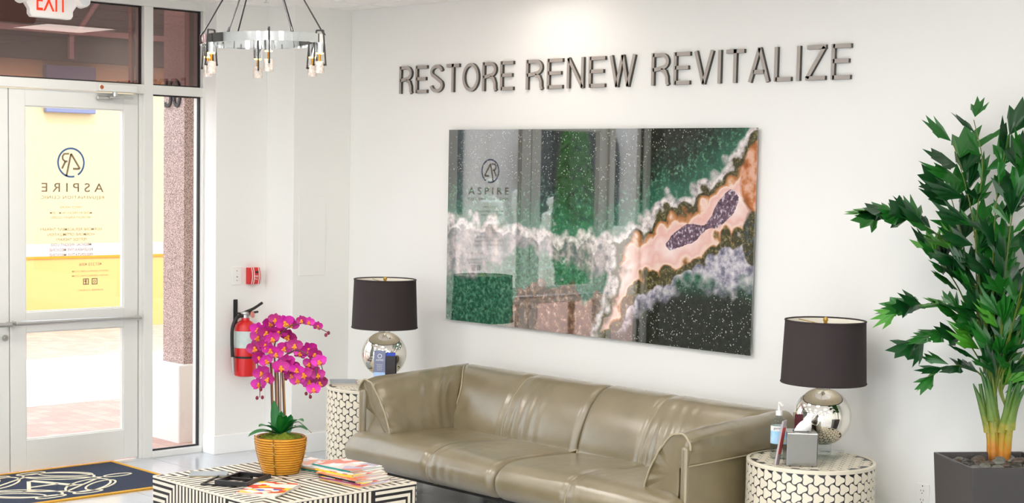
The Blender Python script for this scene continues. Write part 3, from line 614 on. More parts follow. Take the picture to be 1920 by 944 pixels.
# exit sign with two emergency heads, fixed to the ceiling by the entrance
es = thing('exit_sign', 'white exit sign with red letters and two emergency lamp heads', 'exit sign', (0.22, -1.945, 2.605))
MB().prism([(-0.118, 0), (0.118, 0), (0.132, 0.018), (0.132, 0.045), (0.160, 0.085), (0.160, 0.175), (-0.160, 0.175), (-0.160, 0.085), (-0.132, 0.045), (-0.132, 0.018)], -0.02, 0.025, Matrix(((0, 0, 1, 0), (1, 0, 0, 0), (0, 1, 0, 0), (0, 0, 0, 1)))).build('housing', m_white, es, 0, 0.006)
box('canopy', (-0.03, -0.07, 0.173), (0.03, 0.07, 2.79-2.605), m_white, es)
V, Fs = fit_text('EXIT', -0.093, 0.093, 0.038, 0.152, 0.003); MB().add([(0.0255+v.z, v.x, v.y) for v in V], Fs).build('lettering', emis('exit_red', (240, 52, 30), 1.3), es, 0)
for sy in (-1, 1):
    hd = MB().lathe([(0.02, -0.04), (0.036, -0.03), (0.04, 0.02), (0.036, 0.028)], 22, T(0.03, sy*0.185, 0.11) @ RY(PI/2-0.2)).build('lamp_head', m_white, es)
    MB().lathe([(0.033, 0.0281), (0.02, 0.031), (0.002, 0.032)], 20, T(0.03, sy*0.185, 0.11) @ RY(PI/2-0.2)).build('lens', mat('lamp_lens', (226, 230, 230), 0.1), hd)

# ------------------------------------------------------------------ doormat with emblem
m_mat = mat('navy_carpet', (66, 76, 100), 0.95, bump=0.8, bscale=500, vrgb=(30, 36, 56), vscale=420); m_gold = mat('gold_border', (226, 170, 60), 0.9, bump=0.5, bscale=400); m_cr = mat('cream_pile', (240, 228, 200), 0.95, bump=0.5, bscale=400)
mx0, mx1, my0, my1 = 0.035, 0.90, -3.05, -1.445
dm = thing('doormat', 'navy entrance mat with gold border and cream looped emblem', 'doormat', (0, 0, 0))
box('carpet', (mx0, my0, 0.0), (mx1, my1, 0.008), m_mat, dm)
MB().ribbon([(mx0+0.012, my0+0.012), (mx1-0.012, my0+0.012), (mx1-0.012, my1-0.012), (mx0+0.012, my1-0.012)], 0.024, 0.0, 0.011, None, True).build('border', m_gold, dm, 0)
ec = Vector((0.45, -2.12))
def mr(name, pts, w=0.014, closed=False): MB().ribbon([(ec.x+p[0], ec.y+p[1]) for p in pts], w, 0.007, 0.0105, None, closed).build(name, m_cr, dm, 0)
# square frame turned on its corner, interlaced loops on its sides, ovals round it, letter in the middle
mr('emblem_frame', [(0.25, 0.02), (0.0, 0.36), (-0.25, 0.02), (0.0, -0.36)], 0.015, True)
def ell(cx, cy, a, b, rot, n=28): return [(cx+a*math.cos(t)*math.cos(rot)-b*math.sin(t)*math.sin(rot), cy+a*math.cos(t)*math.sin(rot)+b*math.sin(t)*math.cos(rot)) for t in np.linspace(0, 2*PI, n)[:-1]]
for sx in (-1, 1):
    for sy in (-1, 1):
        mr('emblem_loop', ell(sx*0.17, sy*0.19, 0.20, 0.10, sx*sy*-0.92), 0.013, True)
        mr('emblem_loop', ell(sx*0.20, sy*0.25, 0.15, 0.06, sx*sy*-0.92), 0.012, True)
for cx, cy in ((0.33, 0.10), (-0.33, 0.10), (0.33, -0.12), (-0.33, -0.12)): mr('emblem_oval', ell(cx, cy, 0.03, 0.085, 0), 0.012, True)
for cy in (0.47, -0.47): mr('emblem_oval', ell(0, cy, 0.035, 0.085, 0), 0.012, True)
A = [(-0.11, -0.13), (0.11, 0.0), (-0.11, 0.13)]
mr('emblem_letter', [(0.12, -0.14), (-0.12, -0.02)], 0.022); mr('emblem_letter', [(-0.13, 0.0), (0.12, 0.13)], 0.04); mr('emblem_letter', [(0.035, -0.09), (0.035, 0.08)], 0.02)
mr('emblem_letter', [(0.125, -0.18), (0.125, -0.09)], 0.016); mr('emblem_letter', [(0.125, 0.08), (0.125, 0.18)], 0.016)

# ------------------------------------------------------------------ chandelier
ch = thing('chandelier', 'ring chandelier of mirrored chrome with six crystal pendants on black cables', 'chandelier', tuple(at_d(493.5, 76, FPX*0.575/236)))
cw = Vector(ch.location); az = math.atan2(CAM[1]-cw.y, CAM[0]-cw.x)      # towards the camera, only to read the pendants' order off the photograph
m_wire = mat('black_wire', (22, 18, 18), 0.4)
m_cry = mat('bubble_crystal', (236, 226, 214), 0.08, spec=0.8, vrgb=(120, 96, 80), vscale=90, coat=0.6)
m_bulb = emis('warm_filament', (255, 190, 90), 6.0)
rt = bpy.data.objects.new('tilt', None); bpy.data.objects.remove(rt)
tilt = Matrix.Rotation(math.radians(1.9), 4, Vector((math.cos(az), math.sin(az), 0)))
RR = 0.285
MB().grid([[tilt @ Vector((r_*math.cos(t), r_*math.sin(t), z_)) for r_, z_ in ((RR, -0.02), (RR, 0.02), (RR-0.012, 0.02), (RR-0.012, -0.02))] for t in np.linspace(0, 2*PI, 97)[:-1]], cu=True, cv=True).build('ring', m_chrome, ch, 40)
Hc = H-cw.z
MB().lathe([(0.085, Hc), (0.085, Hc-0.022), (0.02, Hc-0.028)], 28).build('ceiling_canopy', m_chrome, ch)
for k in range(6):
    a = az+math.radians(90)-math.radians(85+60*k)+math.radians(0); c_, s_ = math.cos(a), math.sin(a)
    # cable
    b2 = a+math.radians(22)
    p0 = tilt @ Vector(((RR-0.006)*math.cos(b2), (RR-0.006)*math.sin(b2), 0.02))
    cb = MB().tube([p0, Vector((0.06*math.cos(b2), 0.06*math.sin(b2), Hc-0.02))], 0.0035, 6).build('cable', m_wire, ch)
    MB().cyl(p0, p0+Vector((-0.01*math.cos(b2), -0.01*math.sin(b2), 0.022)), 0.007, 8, 0.004).build('cable_cap', m_wire, cb)
    # pendant
    p = tilt @ Vector(((RR-0.006)*c_, (RR-0.006)*s_, 0)); M = T(p.x, p.y, p.z) @ RZ(a)
    so = MB().lathe([(0.021, -0.065), (0.021, -0.02), (0.012, -0.019)], 20, M).build('socket', m_chrome, ch)
    MB().lathe([(0.017, -0.0652), (0.016, -0.07), (0.005, -0.071)], 16, M).build('glow_ring', m_bulb, so)
    MB().cyl(M @ Vector((0, 0, -0.066)), M @ Vector((0, 0, -0.105)), 0.0055, 10).build('filament_rod', mat('gold_rod', (216, 150, 50), 0.25, metal=0.9), so)
    fr_ = MB()
    for q0, q1 in (((-0.017, 0, 0.036), (0.017, 0, 0.036)), ((-0.017, 0, 0.036), (-0.030, 0, -0.118)), ((0.017, 0, 0.036), (0.030, 0, -0.118))):
        fr_.tube([M @ Vector(q0), M @ Vector(q1)], 0.0038, 6)
    fr_.tube([M @ Vector(q) for q in ((-0.033, 0, -0.118), (0.033, 0, -0.118))], 0.0048, 6)
    fr_.build('hanger_frame', m_wire, ch)
    MB().lathe([(0.0205, -0.157), (0.0215, -0.15), (0.0215, -0.105), (0.019, -0.103)], 20, M).build('crystal', m_cry, ch)

# ------------------------------------------------------------------ leather sofa
def leather():
    m = bpy.data.materials.new('taupe_leather'); m.use_nodes = True; nt = m.node_tree; N = nt.nodes; b = N['Principled BSDF']
    tc = N.new('ShaderNodeTexCoord'); n = N.new('ShaderNodeTexNoise'); n.inputs['Scale'].default_value = 5; n.inputs['Detail'].default_value = 3
    nt.links.new(tc.outputs['Object'], n.inputs['Vector'])
    nt.links.new(ramp(nt, n.outputs['Fac'], [(0.3, (118, 105, 75)), (0.7, (134, 121, 91))]), b.inputs['Base Color'])
    b.inputs['Roughness'].default_value = 0.36; b.inputs['Specular IOR Level'].default_value = 0.8; b.inputs['Coat Weight'].default_value = 1.0; b.inputs['Coat Roughness'].default_value = 0.24
    f = N.new('ShaderNodeTexVoronoi'); f.inputs['Scale'].default_value = 420; nt.links.new(tc.outputs['Object'], f.inputs['Vector'])
    g = N.new('ShaderNodeTexNoise'); g.inputs['Scale'].default_value = 9; g.inputs['Detail'].default_value = 2; nt.links.new(tc.outputs['Object'], g.inputs['Vector'])
    b1 = N.new('ShaderNodeBump'); b1.inputs['Strength'].default_value = 0.08; b1.inputs['Distance'].default_value = 0.002; nt.links.new(f.outputs['Distance'], b1.inputs['Height'])
    b2 = N.new('ShaderNodeBump'); b2.inputs['Strength'].default_value = 0.25; b2.inputs['Distance'].default_value = 0.02; nt.links.new(g.outputs['Fac'], b2.inputs['Height']); nt.links.new(b1.outputs[0], b2.inputs['Normal'])
    nt.links.new(b2.outputs[0], b.inputs['Normal'])
    return m
m_lea = leather(); m_pipe = mat('leather_piping', (168, 156, 128), 0.4)
SX0, SX1 = 1.76, 4.10
sofa = thing('sofa', 'long taupe leather sofa with folded padded arms against the back wall', 'sofa', (0, 0, 0))
def nz(x, y, z): return noise.noise(Vector((x, y, z)))
def smooth(t): t = max(0, min(1, t)); return t*t*(3-2*t)
def prof_pts(ctrl, n): return spline([(c[0], c[1], 0) for c in ctrl], n)
def shell_box(name, a, b, bev): return MB().box(a, b).build(name, m_lea, sofa, 30, bev, 3)
# arm shells, back shell, deck and legs
shell_box('arm_shell', (SX0, -0.925, 0.17), (SX0+0.045, -0.12, 0.60), 0.018)
shell_box('arm_shell', (SX1-0.045, -0.925, 0.17), (SX1, -0.12, 0.60), 0.018)
for xx in (SX0+0.006, SX1-0.006): MB().tube(spline([(xx, -0.922, 0.18), (xx, -0.923, 0.40), (xx, -0.922, 0.59)], 6), 0.005, 8).build('piping', m_pipe, sofa)
shell_box('back_shell', (SX0+0.045, -0.135, 0.17), (SX1-0.045, -0.08, 0.64), 0.018)
MB().box((SX0+0.05, -0.90, 0.15), (SX1-0.05, -0.14, 0.24)).build('deck', mat('dark_underside', (46, 42, 38), 0.8), sofa, 0, 0.01)
for xx in (SX0+0.25, SX1-0.25):
    for yy in (-0.80, -0.22): MB().cyl((xx, yy, 0), (xx, yy, 0.16), 0.022, 14).build('leg', m_steel, sofa)
MIDX = 2.955
# seat cushions: each two puffed panels with a seam between
def seat(xa, xb, seams, left_open, right_open):
    ctrl = [(-0.30, 0.235), (-0.30, 0.33), (-0.36, 0.365), (-0.50, 0.372), (-0.70, 0.378), (-0.88, 0.380), (-0.975, 0.362), (-1.035, 0.315), (-1.045, 0.262), (-1.02, 0.215), (-0.95, 0.185), (-0.80, 0.205), (-0.55, 0.225)]
    P = prof_pts(ctrl, 5); rows = []; nx = 84; cy, cz = -0.68, 0.285
    ends = (xa, xb)
    for i in range(nx+1):
        t = i/nx; t = 0.5-0.5*math.cos(PI*t) if i else 0.0
        t = i/nx*0.55+t*0.45
        x = xa+(xb-xa)*t; de = min(x-xa, xb-x); k = 1-0.22*(1-min(1, de/0.045))**2.2
        row = []
        for j, p in enumerate(P):
            y, z = p.x, p.y; f = smooth((-y-0.25)/0.3)
            k2 = k if z > 0.22 else 1-0.10*(1-min(1, de/0.045))**2
            Y = cy+(y-cy)*(1-(1-k)*0.45); Z = cz+(z-cz)*k2
            for sm in seams:     # stitched seam: shallow valley, small gathers on its right
                d = x-sm-0.055*smooth((0.2+(-0.62-y))/0.5)*0; v = math.exp(-(d/0.016)**2)
                Z -= 0.012*v*(z > 0.25); Y += 0.010*v*(y < -0.95)
                if 0 < d < 0.30:
                    wv = math.sin(d*95+2.2*nz(y*3, d*4, 3.1)+y*7)*math.exp(-d/0.10)*smooth(d/0.02)
                    if z > 0.25: Z += 0.0075*wv*smooth((-y-0.42)/0.2)
                    if y < -0.93: Y += 0.007*wv
            puff = 0.010*math.sin(PI*min(1, max(0, (x-xa)/(xb-xa)))); Z += puff*(z > 0.33)
            Z += 0.004*nz(x*4, y*5, 1.7)*(z > 0.25)
            xx = x
            # behind the arm fronts the cushion is narrower than in front of them
            if left_open: xx = max(x, xa) + (1-smooth((x-xa)/0.25))*0.055*smooth((y+0.96)/0.06)
            if right_open: xx = x - (1-smooth((xb-x)/0.25))*0.055*smooth((y+0.96)/0.06)
            row.append((xx, Y, Z))
        rows.append(row)
    o = MB(); o.grid(rows, cu=True); n = len(P); o.f += [tuple(range(n))[::-1], tuple(nx*n+j for j in range(n))]; o.m += [0, 0]
    ob = o.build('seat_cushion', m_lea, sofa, 75)
    for sm in seams:
        i = min(range(nx+1), key=lambda q: abs(rows[q][0][0]-sm)); MB().tube([Vector(rows[i][j])+Vector((0, 0, -0.002)) for j in range(8, 50)], 0.0028, 5).build('seam', m_pipe, ob)
    return ob
seat(SX0+0.004, MIDX-0.003, [2.46], True, False); seat(MIDX+0.003, SX1-0.004, [3.46], False, True)
# back cushions, mitred into the arms at the ends
def backc(xa, xb, seams, lo, ro):
    ctrl = [(-0.17, 0.34), (-0.44, 0.350), (-0.458, 0.385), (-0.430, 0.48), (-0.375, 0.58), (-0.305, 0.655), (-0.24, 0.690), (-0.175, 0.693), (-0.115, 0.668), (-0.095, 0.60), (-0.13, 0.48)]
    P = prof_pts(ctrl, 6); rows = []; nx = 84; cy, cz = -0.27, 0.52
    for i in range(nx+1):
        t = i/nx*0.6+(0.5-0.5*math.cos(PI*i/nx))*0.4; row = []
        x = xa+(xb-xa)*t; dl = (x-xa) if not lo else 9; dr = (xb-x) if not ro else 9; de = min(x-xa, xb-x); k = 1-0.16*(1-min(1, de/0.04))**2.2
        for j, p in enumerate(P):
            y, z = p.x, p.y; Y = cy+(y-cy)*k; Z = cz+(z-cz)*(1-(1-k)*0.5)
            for sm in seams:
                d = x-sm; v = math.exp(-(d/0.016)**2); Y += 0.014*v*(y < -0.2); Z -= 0.006*v*(z > 0.6)
                for sg_ in (1,):
                    if 0 < d < 0.30 and y < -0.2:
                        wv = math.sin(d*80+2.5*nz(z*3, d*3, 7.7)+z*9)*math.exp(-d/0.14)*smooth(d/0.02); Y += 0.0085*wv
            Y -= 0.012*math.sin(PI*t)*(y < -0.25); Y += 0.004*nz(x*4, z*6, 5.2)
            ins = 0.055+0.165*smooth((-y-0.14)/0.30)          # mitre: further in at the bottom front
            xx = x
            if lo: xx = x+ins*(1-t)**1.0*(1-smooth((x-xa)/0.5))+0.0
            if ro: xx = x-ins*(1-smooth((xb-x)/0.5))
            row.append((xx, Y, Z))
        rows.append(row)
    o = MB(); o.grid(rows, cu=True); n = len(P); o.f += [tuple(range(n))[::-1], tuple(nx*n+j for j in range(n))]; o.m += [0, 0]
    ob = o.build('back_cushion', m_lea, sofa, 75)
    for sm in seams:
        i = min(range(nx+1), key=lambda q: abs(rows[q][20][0]-sm)); MB().tube([Vector(rows[i][j])+Vector((0, -0.001, 0)) for j in range(9, 44)], 0.0028, 5).build('seam', m_pipe, ob)
    if lo: MB().tube([Vector(rows[0][j])+Vector((0.0, -0.003, 0.003)) for j in range(8, 48)], 0.005, 6).build('piping', m_pipe, ob)
    lip = [Vector(r_[10])+Vector((0, -0.004, -0.002)) for r_ in rows]; MB().tube(lip, 0.004, 6).build('piping', m_pipe, ob)
    return ob
backc(SX0, MIDX-0.003, [2.40], True, False); backc(MIDX+0.003, SX1, [3.40], False, True)
# arm pads: wedge that folds over the shell, gathered at the front tip
def armpad(side):
    def X(d): return SX0+d if side < 0 else SX1-d
    # (d = distance in from the outer face, z): outer seam, over the top, down the inner slope to the tip, back under
    ctrl = [(-0.010, 0.515), (-0.020, 0.58), (-0.008, 0.635), (0.045, 0.664), (0.105, 0.640), (0.165, 0.575), (0.215, 0.50), (0.255, 0.42), (0.268, 0.362), (0.240, 0.342), (0.15, 0.340), (0.062, 0.345), (0.046, 0.40), (0.046, 0.50)]
    P = prof_pts(ctrl, 5); rows = []; ny = 60; n = len(P)
    for i in range(ny+1):
        t = i/ny; row = []
        g = (1-smooth(t/0.10))                    # 1 at the gathered front end
        for j, p in enumerate(P):
            d, z = p.x, p.y; inner = smooth((d+0.0)/0.25)
            yb = -0.165-0.245*smooth((d-0.03)/0.22)      # mitre end
            y = -0.915+(yb+0.915)*t
            zz = z+0.030*t*smooth((z-0.42)/0.2)          # rises towards the back
            dd = d
            # front end draws in
            c_d, c_z = 0.13, 0.47
            dd = c_d+(dd-c_d)*(1-0.07*g); zz = c_z+(zz-c_z)*(1-0.05*g)
            if 4 < j < 46:
                gather = math.sin(j*1.05+1.5*nz(j*0.3, 0.2, side*2.0))*math.exp(-t/0.13)
                dd += 0.009*gather*smooth(t/0.02); zz += 0.003*gather
                w2 = nz(d*5+3, t*9, 2.2+side)+0.6*math.sin(t*40+3*nz(z*4, t*2, 9.0))*math.exp(-((t-0.78)/0.14)**2)*inner
                dd += 0.009*w2; zz += 0.003*w2
                dd += 0.016*math.sin(PI*min(1, t*1.05))*inner*smooth((z-0.36)/0.1)
            row.append((X(dd), y, zz))
        rows.append(row if side < 0 else row)
    o = MB(); o.grid(rows, cu=True)
    c0 = (X(0.10), -0.885, 0.46); oi = len(o.v); o.v.append(c0)
    for j in range(n): o.f.append((oi, (j+1) % n, j)); o.m.append(0)
    o.f.append(tuple(ny*n+j for j in range(n))); o.m.append(0)
    if side > 0: o.f = [f[::-1] for f in o.f]
    ob = o.build('arm_pad', m_lea, sofa, 80)
    MB().tube([Vector(rows[0][j])+Vector((0, -0.003, 0)) for j in range(6, 46)], 0.005, 6).build('piping', m_pipe, ob)
    MB().tube([Vector(rows[i][0])+Vector((-0.001 if side < 0 else 0.001, 0, 0)) for i in range(0, ny+1, 2)], 0.0035, 6).build('seam', m_pipe, ob)
    return ob
armpad(-1); armpad(1)

# ------------------------------------------------------------------ drum end tables with inlaid three-lobed tiles
m_bone = mat('bone_inlay', (232, 222, 200), 0.35, vary=0.12, vscale=14); m_bone2 = mat('bone_inlay_yellow', (230, 216, 168), 0.35, vary=0.1); m_res = mat('black_resin', (28, 28, 32), 0.3)
DR, DH, PT = 0.285, 0.533, 2*PI*0.285/38
def lobes(r, n=24): return [(r*(1+0.235*math.cos(3*t))*math.cos(t), r*(1+0.235*math.cos(3*t))*math.sin(t)) for t in np.linspace(0, 2*PI, n+1)[:-1]]
TR = PT*0.452
def cyl_tile():
    b = MB(); pl = lobes(TR); n = len(pl)
    def w(x, z, r): a = x/DR; return (r*math.cos(a), r*math.sin(a), z)
    vs = [w(0, 0, DR+0.0022)]+[w(x, y, DR+0.0022) for x, y in pl]+[w(x*1.02, y*1.02, DR-0.001) for x, y in pl]
    fs = [(0, 1+i, 1+(i+1) % n) for i in range(n)]+[(1+i, 1+n+i, 1+n+(i+1) % n, 1+(i+1) % n) for i in range(n)]
    return b.add(vs, fs)
tile_c = cyl_tile(); tme = tile_c.mesh('inlay_tile', 35); tme.materials.append(m_bone); tme2 = tile_c.mesh('inlay_tile', 35); tme2.materials.append(m_bone2)
def drum(loc, label, seed):
    rg = random.Random(seed)
    t = thing('drum_table', label, 'end table', loc, 0, 'drum end tables')
    MB().lathe([(DR-0.01, 0.0), (DR, 0.004), (DR, DH-0.008), (DR-0.004, DH)], 96).build('drum_body', m_res, t)
    MB().lathe([(DR+0.001, DH-0.016), (DR+0.0026, DH-0.012), (DR+0.0026, DH-0.001), (DR, DH+0.0012), (DR-0.013, DH+0.0012), (DR-0.013, DH-0.001)], 96, cap=False).build('rim_band', m_bone, t)
    MB().lathe([(DR+0.001, 0.001), (DR+0.0022, 0.002), (DR+0.0022, 0.012), (DR, 0.014)], 96, cap=False).build('base_band', m_bone, t)
    az_ = math.atan2(CAM[1]-loc[1], CAM[0]-loc[0]); rest = MB(); k = 0; ph = PT*0.866; zr = DH-0.0165-TR*1.08
    while zr > 0.03:
        for i in range(38):
            a = (i+0.5*(k % 2))*2*PI/38; d = (a-az_+PI) % (2*PI)-PI
            if abs(d) < math.radians(100):
                o = bpy.data.objects.new('inlay_tile', tme2 if rg.random() < 0.012 else tme); COL.objects.link(o); o.parent = t; o.location = (0, 0, zr); o.rotation_euler = (0, 0, a)
            else:
                M = T(0, 0, zr) @ RZ(a); rest.add([M @ Vector(v) for v in tile_c.v], tile_c.f)
        zr -= ph; k += 1
    stuff(rest.build('inlay_back', m_bone, t, 35))
    top = MB(); n = 8
    for r_ in range(-n, n+1):
        for c in range(-n, n+1):
            x = (c+0.5*(r_ % 2))*PT; y = r_*ph
            if math.hypot(x, y) < DR-0.032: top.prism([(x+px_, y+py_) for px_, py_ in lobes(TR, 18)], DH-0.001, DH+0.0016)
    stuff(top.build('inlay_top', m_bone, t, 0))
    return t
LX, LY, RXc, RYc = 1.32, -0.455, 4.402, -0.425
drum((LX, LY, 0), 'black and bone drum end table at the left end of the sofa', 3)
drum((RXc, RYc, 0), 'black and bone drum end table at the right end of the sofa', 5)

# ------------------------------------------------------------------ table lamps
m_shade = mat('brown_shade_fabric', (50, 40, 40), 0.85, bump=0.1, bscale=600); m_shade_in = mat('white_shade_lining', (246, 240, 226), 0.8)
m_mirror = mat('mercury_glass', (238, 234, 224), 0.02, metal=1.0)
m_acr = glass('acrylic', (246, 250, 250), 1.5); m_brass = mat('brass', (206, 168, 84), 0.25, metal=1.0)
def lamp(x, y, label, rot):
    z0 = DH+0.0016
    t = thing('table_lamp', label, 'lamp', (x, y, z0), rot, 'mirrored globe table lamps')
    MB().box((-0.085, -0.085, 0), (0.085, 0.085, 0.026)).build('base_block', m_acr, t, 0, 0.002)
    MB().cyl((0, 0, 0.026), (0, 0, 0.062), 0.045, 24).build('neck_ring', m_acr, t)
    rs, zc = 0.131, 0.186
    MB().lathe([(rs*math.sin(a), zc-rs*math.cos(a)) for a in np.linspace(0.3, PI-0.26, 40)], 56).build('globe', m_mirror, t, 60)
    MB().lathe([(0.036, zc+rs-0.008), (0.034, zc+rs), (0.016, zc+rs+0.012), (0.010, zc+rs+0.03), (0.010, zc+rs+0.09)], 24).build('collar', m_chrome, t)
    zb, zt, rb, rtp = 0.342, 0.622, 0.192, 0.181
    sh_ = MB().lathe([(rb, zb), (rtp, zt)], 64, cap=False).build('lamp_shade', m_shade, t)
    MB().lathe([(rb-0.004, zb), (rtp-0.004, zt)], 64, cap=False).build('shade_lining', m_shade_in, sh_)
    for rr, zz in ((rb-0.001, zb), (rtp-0.001, zt)): MB().tube([(rr*math.cos(a), rr*math.sin(a), zz) for a in np.linspace(0, 2*PI, 65)[:-1]], 0.0042, 6, True).build('shade_trim', m_shade, sh_)
    MB().tube(spline([(0.0, -0.012, zc+rs+0.08), (0, -0.06, zc+rs+0.16), (0, -0.05, zt-0.03), (0, 0, zt-0.012), (0, 0.05, zt-0.03), (0, 0.06, zc+rs+0.16), (0, 0.012, zc+rs+0.08)], 6), 0.0025, 6).build('harp', m_brass, t)
    sp_ = MB()
    for k in range(3): sp_.tube([(0, 0, zt-0.02), (0.178*math.cos(k*2.094+0.5), 0.178*math.sin(k*2.094+0.5), zt-0.008)], 0.002, 6)
    sp_.build('spider', m_brass, t)
    MB().lathe([(0.008, zt-0.022), (0.008, zt-0.006), (0.012, zt+0.002), (0.010, zt+0.012), (0.002, zt+0.018)], 16).build('finial', m_brass, t)
    MB().lathe([(0.014, zc+rs+0.085), (0.018, zc+rs+0.10), (0.030, zc+rs+0.15), (0.022, zc+rs+0.18), (0.002, zc+rs+0.19)], 18).build('bulb', mat('bulb_glass', (246, 244, 236), 0.3), t)
    return t
lamp(1.345, -0.415, 'mirrored globe lamp with brown drum shade on the left end table', 0.3)
lamp(4.385, -0.327, 'mirrored globe lamp with brown drum shade on the right end table', 0.35)
TZ = DH+0.0018

# ------------------------------------------------------------------ things on the right end table
P0 = at_z(1458, 860, TZ)
sb = thing('sanitizer_bottle', 'clear pump bottle of hand sanitizer with blue label on the right table', 'bottle', (P0.x, P0.y, TZ), 0.65)
MB().lathe([(0.030, 0.0), (0.035, 0.006), (0.035, 0.155), (0.030, 0.175), (0.014, 0.188), (0.013, 0.198)], 28).build('bottle_body', glass('bottle_plastic', (236, 242, 242), 1.4), sb)
MB().lathe([(0.0352, 0.07), (0.0352, 0.128)], 28, cap=False).build('label_band', mat('sky_blue_label', (70, 176, 226), 0.4, vrgb=(226, 240, 246), vscale=22), sb)
MB().lathe([(0.0354, 0.128), (0.0354, 0.150)], 28, cap=False).build('label_top', m_white, sb)
V, Fs = fit_text('germX', -0.024, 0.024, 0.132, 0.147, 0); MB().add([(0.0362*math.sin(v.x/0.0362), -0.0362*math.cos(v.x/0.0362), v.y) for v in V], Fs).build('lettering', mat('label_navy', (60, 40, 90), 0.5), sb, 0)
MB().lathe([(0.0015, -0.001), (0.008, -0.001), (0.008, 0.001)], 14, T(0.012, -0.0345, 0.085) @ RX(PI/2)).build('label_seal', mat('seal_yellow', (220, 180, 40), 0.5), sb)
MB().lathe([(0.015, 0.196), (0.015, 0.216), (0.006, 0.218), (0.005, 0.24)], 18).build('cap', m_white, sb)
MB().tube([(0, 0, 0.243), (0.0, 0.0, 0.252), (0.008, -0.02, 0.252), (0.012, -0.034, 0.246)], 0.006, 8).build('pump_spout', m_white, sb)
P1 = at_z(1503, 876, TZ)
tb = thing('tissue_box', 'brushed metal tissue box cover with a white tissue on the right table', 'tissue box', (P1.x, P1.y, TZ), math.radians(46.4)-0.05)
MB().box((-0.068, 0.0, 0), (0.068, 0.136, 0.148)).build('box_cover', mat('gunmetal', (150, 148, 142), 0.22, metal=0.9, bump=0.02, bscale=150), tb, 0, 0.004)
MB().lathe([(0.036, 0.1481), (0.036, 0.1488)], 20, T(0, 0.068, 0)).build('opening', m_dark, tb)
rows = []
for i in range(9):
    t_ = i/8; rows.append([(0.006+0.045*t_*(0.5+0.5*t_)+(0.034-0.012*t_)*math.cos(a)*(1-0.55*t_)+0.008*math.sin(3*a+i), 0.068+(0.016+0.012*math.sin(2*t_*PI))*math.sin(a)*(1-0.4*t_)+0.01*t_, 0.146+0.078*t_+0.006*math.sin(5*a+2*t_)*t_) for a in np.linspace(0, 2*PI, 25)[:-1]])
MB().grid(rows, cu=True).build('tissue', mat('tissue_paper', (248, 246, 242), 0.9), tb, 60)
P2 = at_z(1487, 866, TZ)
bh = thing('brochure_holder', 'acrylic holder with red and black cards behind the tissue box', 'brochure holder', (4.378, -0.462, TZ), 0.80)
MB().box((-0.04, -0.004, 0), (0.04, 0.0, 0.14)).box((-0.04, 0.0, 0), (0.04, 0.02, 0.004)).build('stand', m_acr, bh, 0)
MB().box((-0.036, 0.002, 0.004), (0.036, 0.006, 0.205), RX(-0.02)).build('card', mat('maroon_card', (96, 26, 40), 0.4, vary=0.5, vscale=18), bh, 0)
MB().box((-0.025, 0.009, 0.004), (0.045, 0.012, 0.15), RX(-0.02)).build('card', m_black, bh, 0)
P3 = at_z(1456, 872, TZ)
lf = thing('leaflet', 'slim red and silver leaflet leaning against the sanitizer bottle', 'leaflet', (P3.x, P3.y, TZ), math.radians(20))
MB().box((-0.004, -0.025, 0), (0.004, 0.025, 0.20), RY(0.15)).build('sheet', mat('silver_sheet', (176, 164, 166), 0.35), lf, 0)
MB().box((0.0042, -0.024, 0.05), (0.005, 0.024, 0.17), RY(0.15)).build('red_panel', mat('coral_red', (206, 84, 80), 0.5), lf, 0)

# ------------------------------------------------------------------ things on the left end table
P4 = at_x(722, 690, 1.50)
hb = thing('brochure_stand', 'black brochure stand with blue clinic leaflets before the left lamp', 'brochure stand', (1.50, -0.535, TZ), math.radians(46))
MB().box((-0.065, -0.03, 0), (0.065, 0.035, 0.006)).box((-0.065, 0.03, 0), (0.065, 0.036, 0.19)).build('stand', m_black, hb, 0)
cl_ = MB().box((-0.062, -0.026, 0.006), (0.004, -0.018, 0.225), RX(-0.10)).build('leaflet_sheet', mat('slate_blue_print', (122, 128, 158), 0.4), hb, 0)
MB().box((-0.0615, -0.0268, 0.02), (0.0035, -0.0262, 0.10), RX(-0.10)).build('sky_panel', mat('sky_print', (150, 200, 240), 0.4, vrgb=(190, 210, 246), vscale=18), cl_, 0)
for zz, w_, h_ in ((0.165, 0.044, 0.010), (0.140, 0.036, 0.006), (0.130, 0.028, 0.006), (0.120, 0.034, 0.006), (0.110, 0.026, 0.006)):
    V, Fs = fit_text('ASPIRE' if h_ > 0.008 else 'REJUVENATION', -0.029-w_/2, -0.029+w_/2, zz, zz+h_, 0)
    MB().add([RX(-0.10) @ Vector((v.x, -0.0272, v.y)) for v in V], Fs).build('lettering', m_white, cl_, 0)
MB().ribbon(arc((-0.029, 0.193), 0.011, 0, 2*PI*0.96, 16), 0.003, 0.0265, 0.0272, RX(-0.10) @ RX(PI/2), True).build('emblem', m_white, cl_, 0)
c2 = MB().box((0.006, -0.020, 0.006), (0.060, -0.012, 0.215), RX(-0.10)).build('leaflet_sheet', mat('dark_photo_print', (34, 24, 26), 0.35), hb, 0)
for z_a, z_b in ((0.018, 0.07), (0.195, 0.212)): MB().box((0.0062, -0.0208, z_a), (0.059, -0.0202, z_b), RX(-0.10)).build('blue_panel', mat('royal_blue', (34, 74, 190), 0.4), c2, 0)
